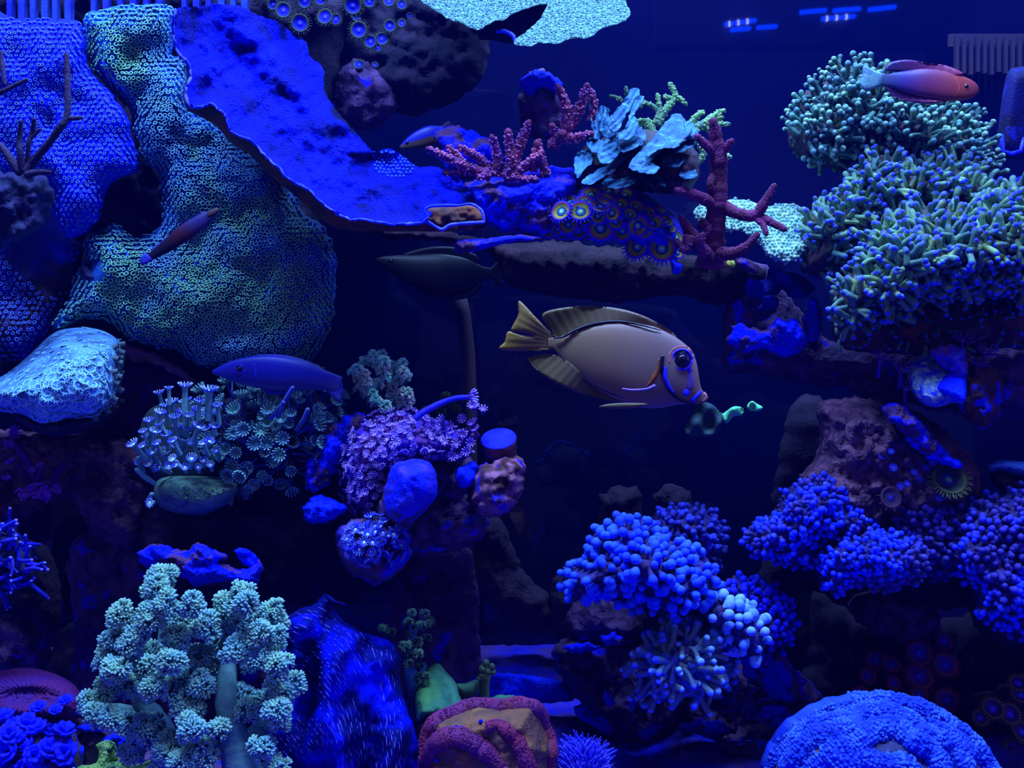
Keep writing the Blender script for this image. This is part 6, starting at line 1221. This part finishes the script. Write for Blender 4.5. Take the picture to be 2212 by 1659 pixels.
# blue wrasse
MB = fish_mat('wrasse_body', [(34, 44, 110), (8, 12, 150), (4, 8, 170)], [0, .45, 1], (0, 0, 1), .016, k=.95)
wr = Fish('wrasse', 'smooth dark blue wrasse facing left over the flowerpot corals', .76, [(735, 832, 18, .5), (715, 826, 20, .6), (690, 820, 24, .9), (650, 812, 33, 1), (600, 806, 38, 1), (555, 803, 35, 1), (520, 802, 28, 1), (492, 802, 19, 1), (470, 803, 9, 1), (458, 804, 3.5, 1)], MB, thick=.5)
wr.fin('tail_fin', [(700, 810), (720, 815), (738, 822), (741, 845), (735, 868), (722, 862), (700, 838)], MB, rays=(690, 825, 26))
wr.fin('dorsal_fin', [(520, 776), (560, 766), (610, 766), (660, 778), (700, 798), (690, 806), (640, 785), (560, 775)], MB)
wr.fin('pelvic_fin', [(560, 835), (600, 842), (640, 842), (610, 852), (580, 850)], MB)
wr.eye(518, 797, 9, M_RINGB, M_EYEB, M_BLK); wr.line('gill_line', [(548, 785), (553, 800), (550, 818)], [1, 1.5, 1], M_RINGB); wr.line('mouth', [(459, 806), (470, 810)], [1.2, .8], M_BLK)
# red-brown fish, diagonal
MR = fish_mat('dottyback', [(16, 8, 70), (56, 16, 60), (40, 40, 170)], [0, .5, 1], (.5, 0, .86), .012, k=.3)
rf = Fish('dottyback', 'slim dark maroon fish pointing up to the right before the teal polyp mat', .72, [(318, 560, 6, .6), (335, 548, 10, .8), (365, 528, 15, 1), (400, 502, 18, 1), (430, 481, 16, 1), (452, 466, 11, 1), (466, 457, 6, 1), (472, 452, 2.5, 1)], MR, thick=.55)
rf.fin('tail_fin', [(325, 552), (312, 548), (303, 560), (306, 572), (318, 570), (330, 560)], mat('dotty_tail', (20, 30, 170), bump=0))
rf.fin('dorsal_fin', [(325, 545), (350, 520), (400, 482), (440, 458), (450, 462), (400, 496), (345, 538)], mat('dotty_fin', (30, 24, 160), bump=0))
rf.fin('snout', [(448, 458), (462, 450), (472, 450), (470, 460), (458, 468), (448, 470)], mat('dotty_head', (70, 62, 90), bump=0, k=.35), D=.712)
rf.eye(461, 465, 2.6, M_BLK, M_BLK, M_BLK)
# orange anthias at upper right
MA = fish_mat('anthias', [(50, 90, 160), (50, 48, 190), (92, 46, 140), (132, 62, 84), (112, 52, 110)], [0, .22, .48, .8, 1], (.98, 0, -.15), .042, k=.4)
MAF = fish_mat('anthias_fin', [(50, 50, 170), (96, 50, 160), (130, 60, 140)], [0, .5, 1], (1, 0, 0), .03, k=.32)
an = Fish('anthias', 'orange and violet anthias facing right above the frogspawn coral', .80, [(1895, 172, 14, .5), (1920, 172, 15, .7), (1960, 176, 24, .95), (2000, 180, 32, 1), (2040, 186, 32, 1), (2070, 190, 28, 1), (2095, 193, 21, 1), (2108, 196, 13, 1), (2114, 198, 5, 1)], MA, thick=.45)
an.fin('tail_fin', [(1905, 160), (1885, 150), (1866, 142), (1862, 165), (1858, 180), (1866, 195), (1882, 192), (1905, 184)], mat('anthias_tail', (54, 100, 170), (70, 130, 190), scale=200, bump=0, k=.8), rays=(1915, 172, 30))
an.fin('dorsal_fin', [(1912, 146), (1925, 134), (1960, 129), (2000, 135), (2045, 142), (2080, 158), (2060, 165), (2000, 152), (1950, 155), (1915, 154)], MAF, rays=(1990, 400, 90))
an.fin('anal_fin', [(1910, 184), (1940, 192), (1980, 206), (2030, 216), (2060, 214), (2020, 224), (1975, 222), (1930, 208)], MAF, rays=(1980, 0, 90))
an.eye(2088, 187, 5.5, mat('aring', (120, 60, 60), bump=0), M_EYEB, M_BLK); an.line('gill_line', [(2062, 168), (2072, 188), (2064, 208)], [1, 1.5, 1], mat('agill', (120, 50, 90), bump=0))
# small two-tone fish under the top rocks
MS = fish_mat('damsel_body', [(64, 62, 50), (44, 44, 74), (6, 10, 200), (2, 6, 180)], [0, .36, .48, 1], (-.25, 0, .97), .007, k=.8)
sf = Fish('damselfish', 'small dim fish, blue above and olive below, behind the blue plate rim', .93, [(962, 280, 10, .5), (950, 286, 15, .8), (930, 292, 21, 1), (905, 301, 19, 1), (885, 309, 13, 1), (872, 315, 7, 1), (864, 318, 2.5, 1)], MS, thick=.5)
sf.fin('tail_fin', [(955, 272), (970, 262), (978, 275), (972, 290), (958, 290)], mat('damsel_tail', (20, 18, 70), bump=0)); sf.eye(880, 308, 3.5, M_BLK, M_BLK, M_BLK)
# big shadowy fish below the plate
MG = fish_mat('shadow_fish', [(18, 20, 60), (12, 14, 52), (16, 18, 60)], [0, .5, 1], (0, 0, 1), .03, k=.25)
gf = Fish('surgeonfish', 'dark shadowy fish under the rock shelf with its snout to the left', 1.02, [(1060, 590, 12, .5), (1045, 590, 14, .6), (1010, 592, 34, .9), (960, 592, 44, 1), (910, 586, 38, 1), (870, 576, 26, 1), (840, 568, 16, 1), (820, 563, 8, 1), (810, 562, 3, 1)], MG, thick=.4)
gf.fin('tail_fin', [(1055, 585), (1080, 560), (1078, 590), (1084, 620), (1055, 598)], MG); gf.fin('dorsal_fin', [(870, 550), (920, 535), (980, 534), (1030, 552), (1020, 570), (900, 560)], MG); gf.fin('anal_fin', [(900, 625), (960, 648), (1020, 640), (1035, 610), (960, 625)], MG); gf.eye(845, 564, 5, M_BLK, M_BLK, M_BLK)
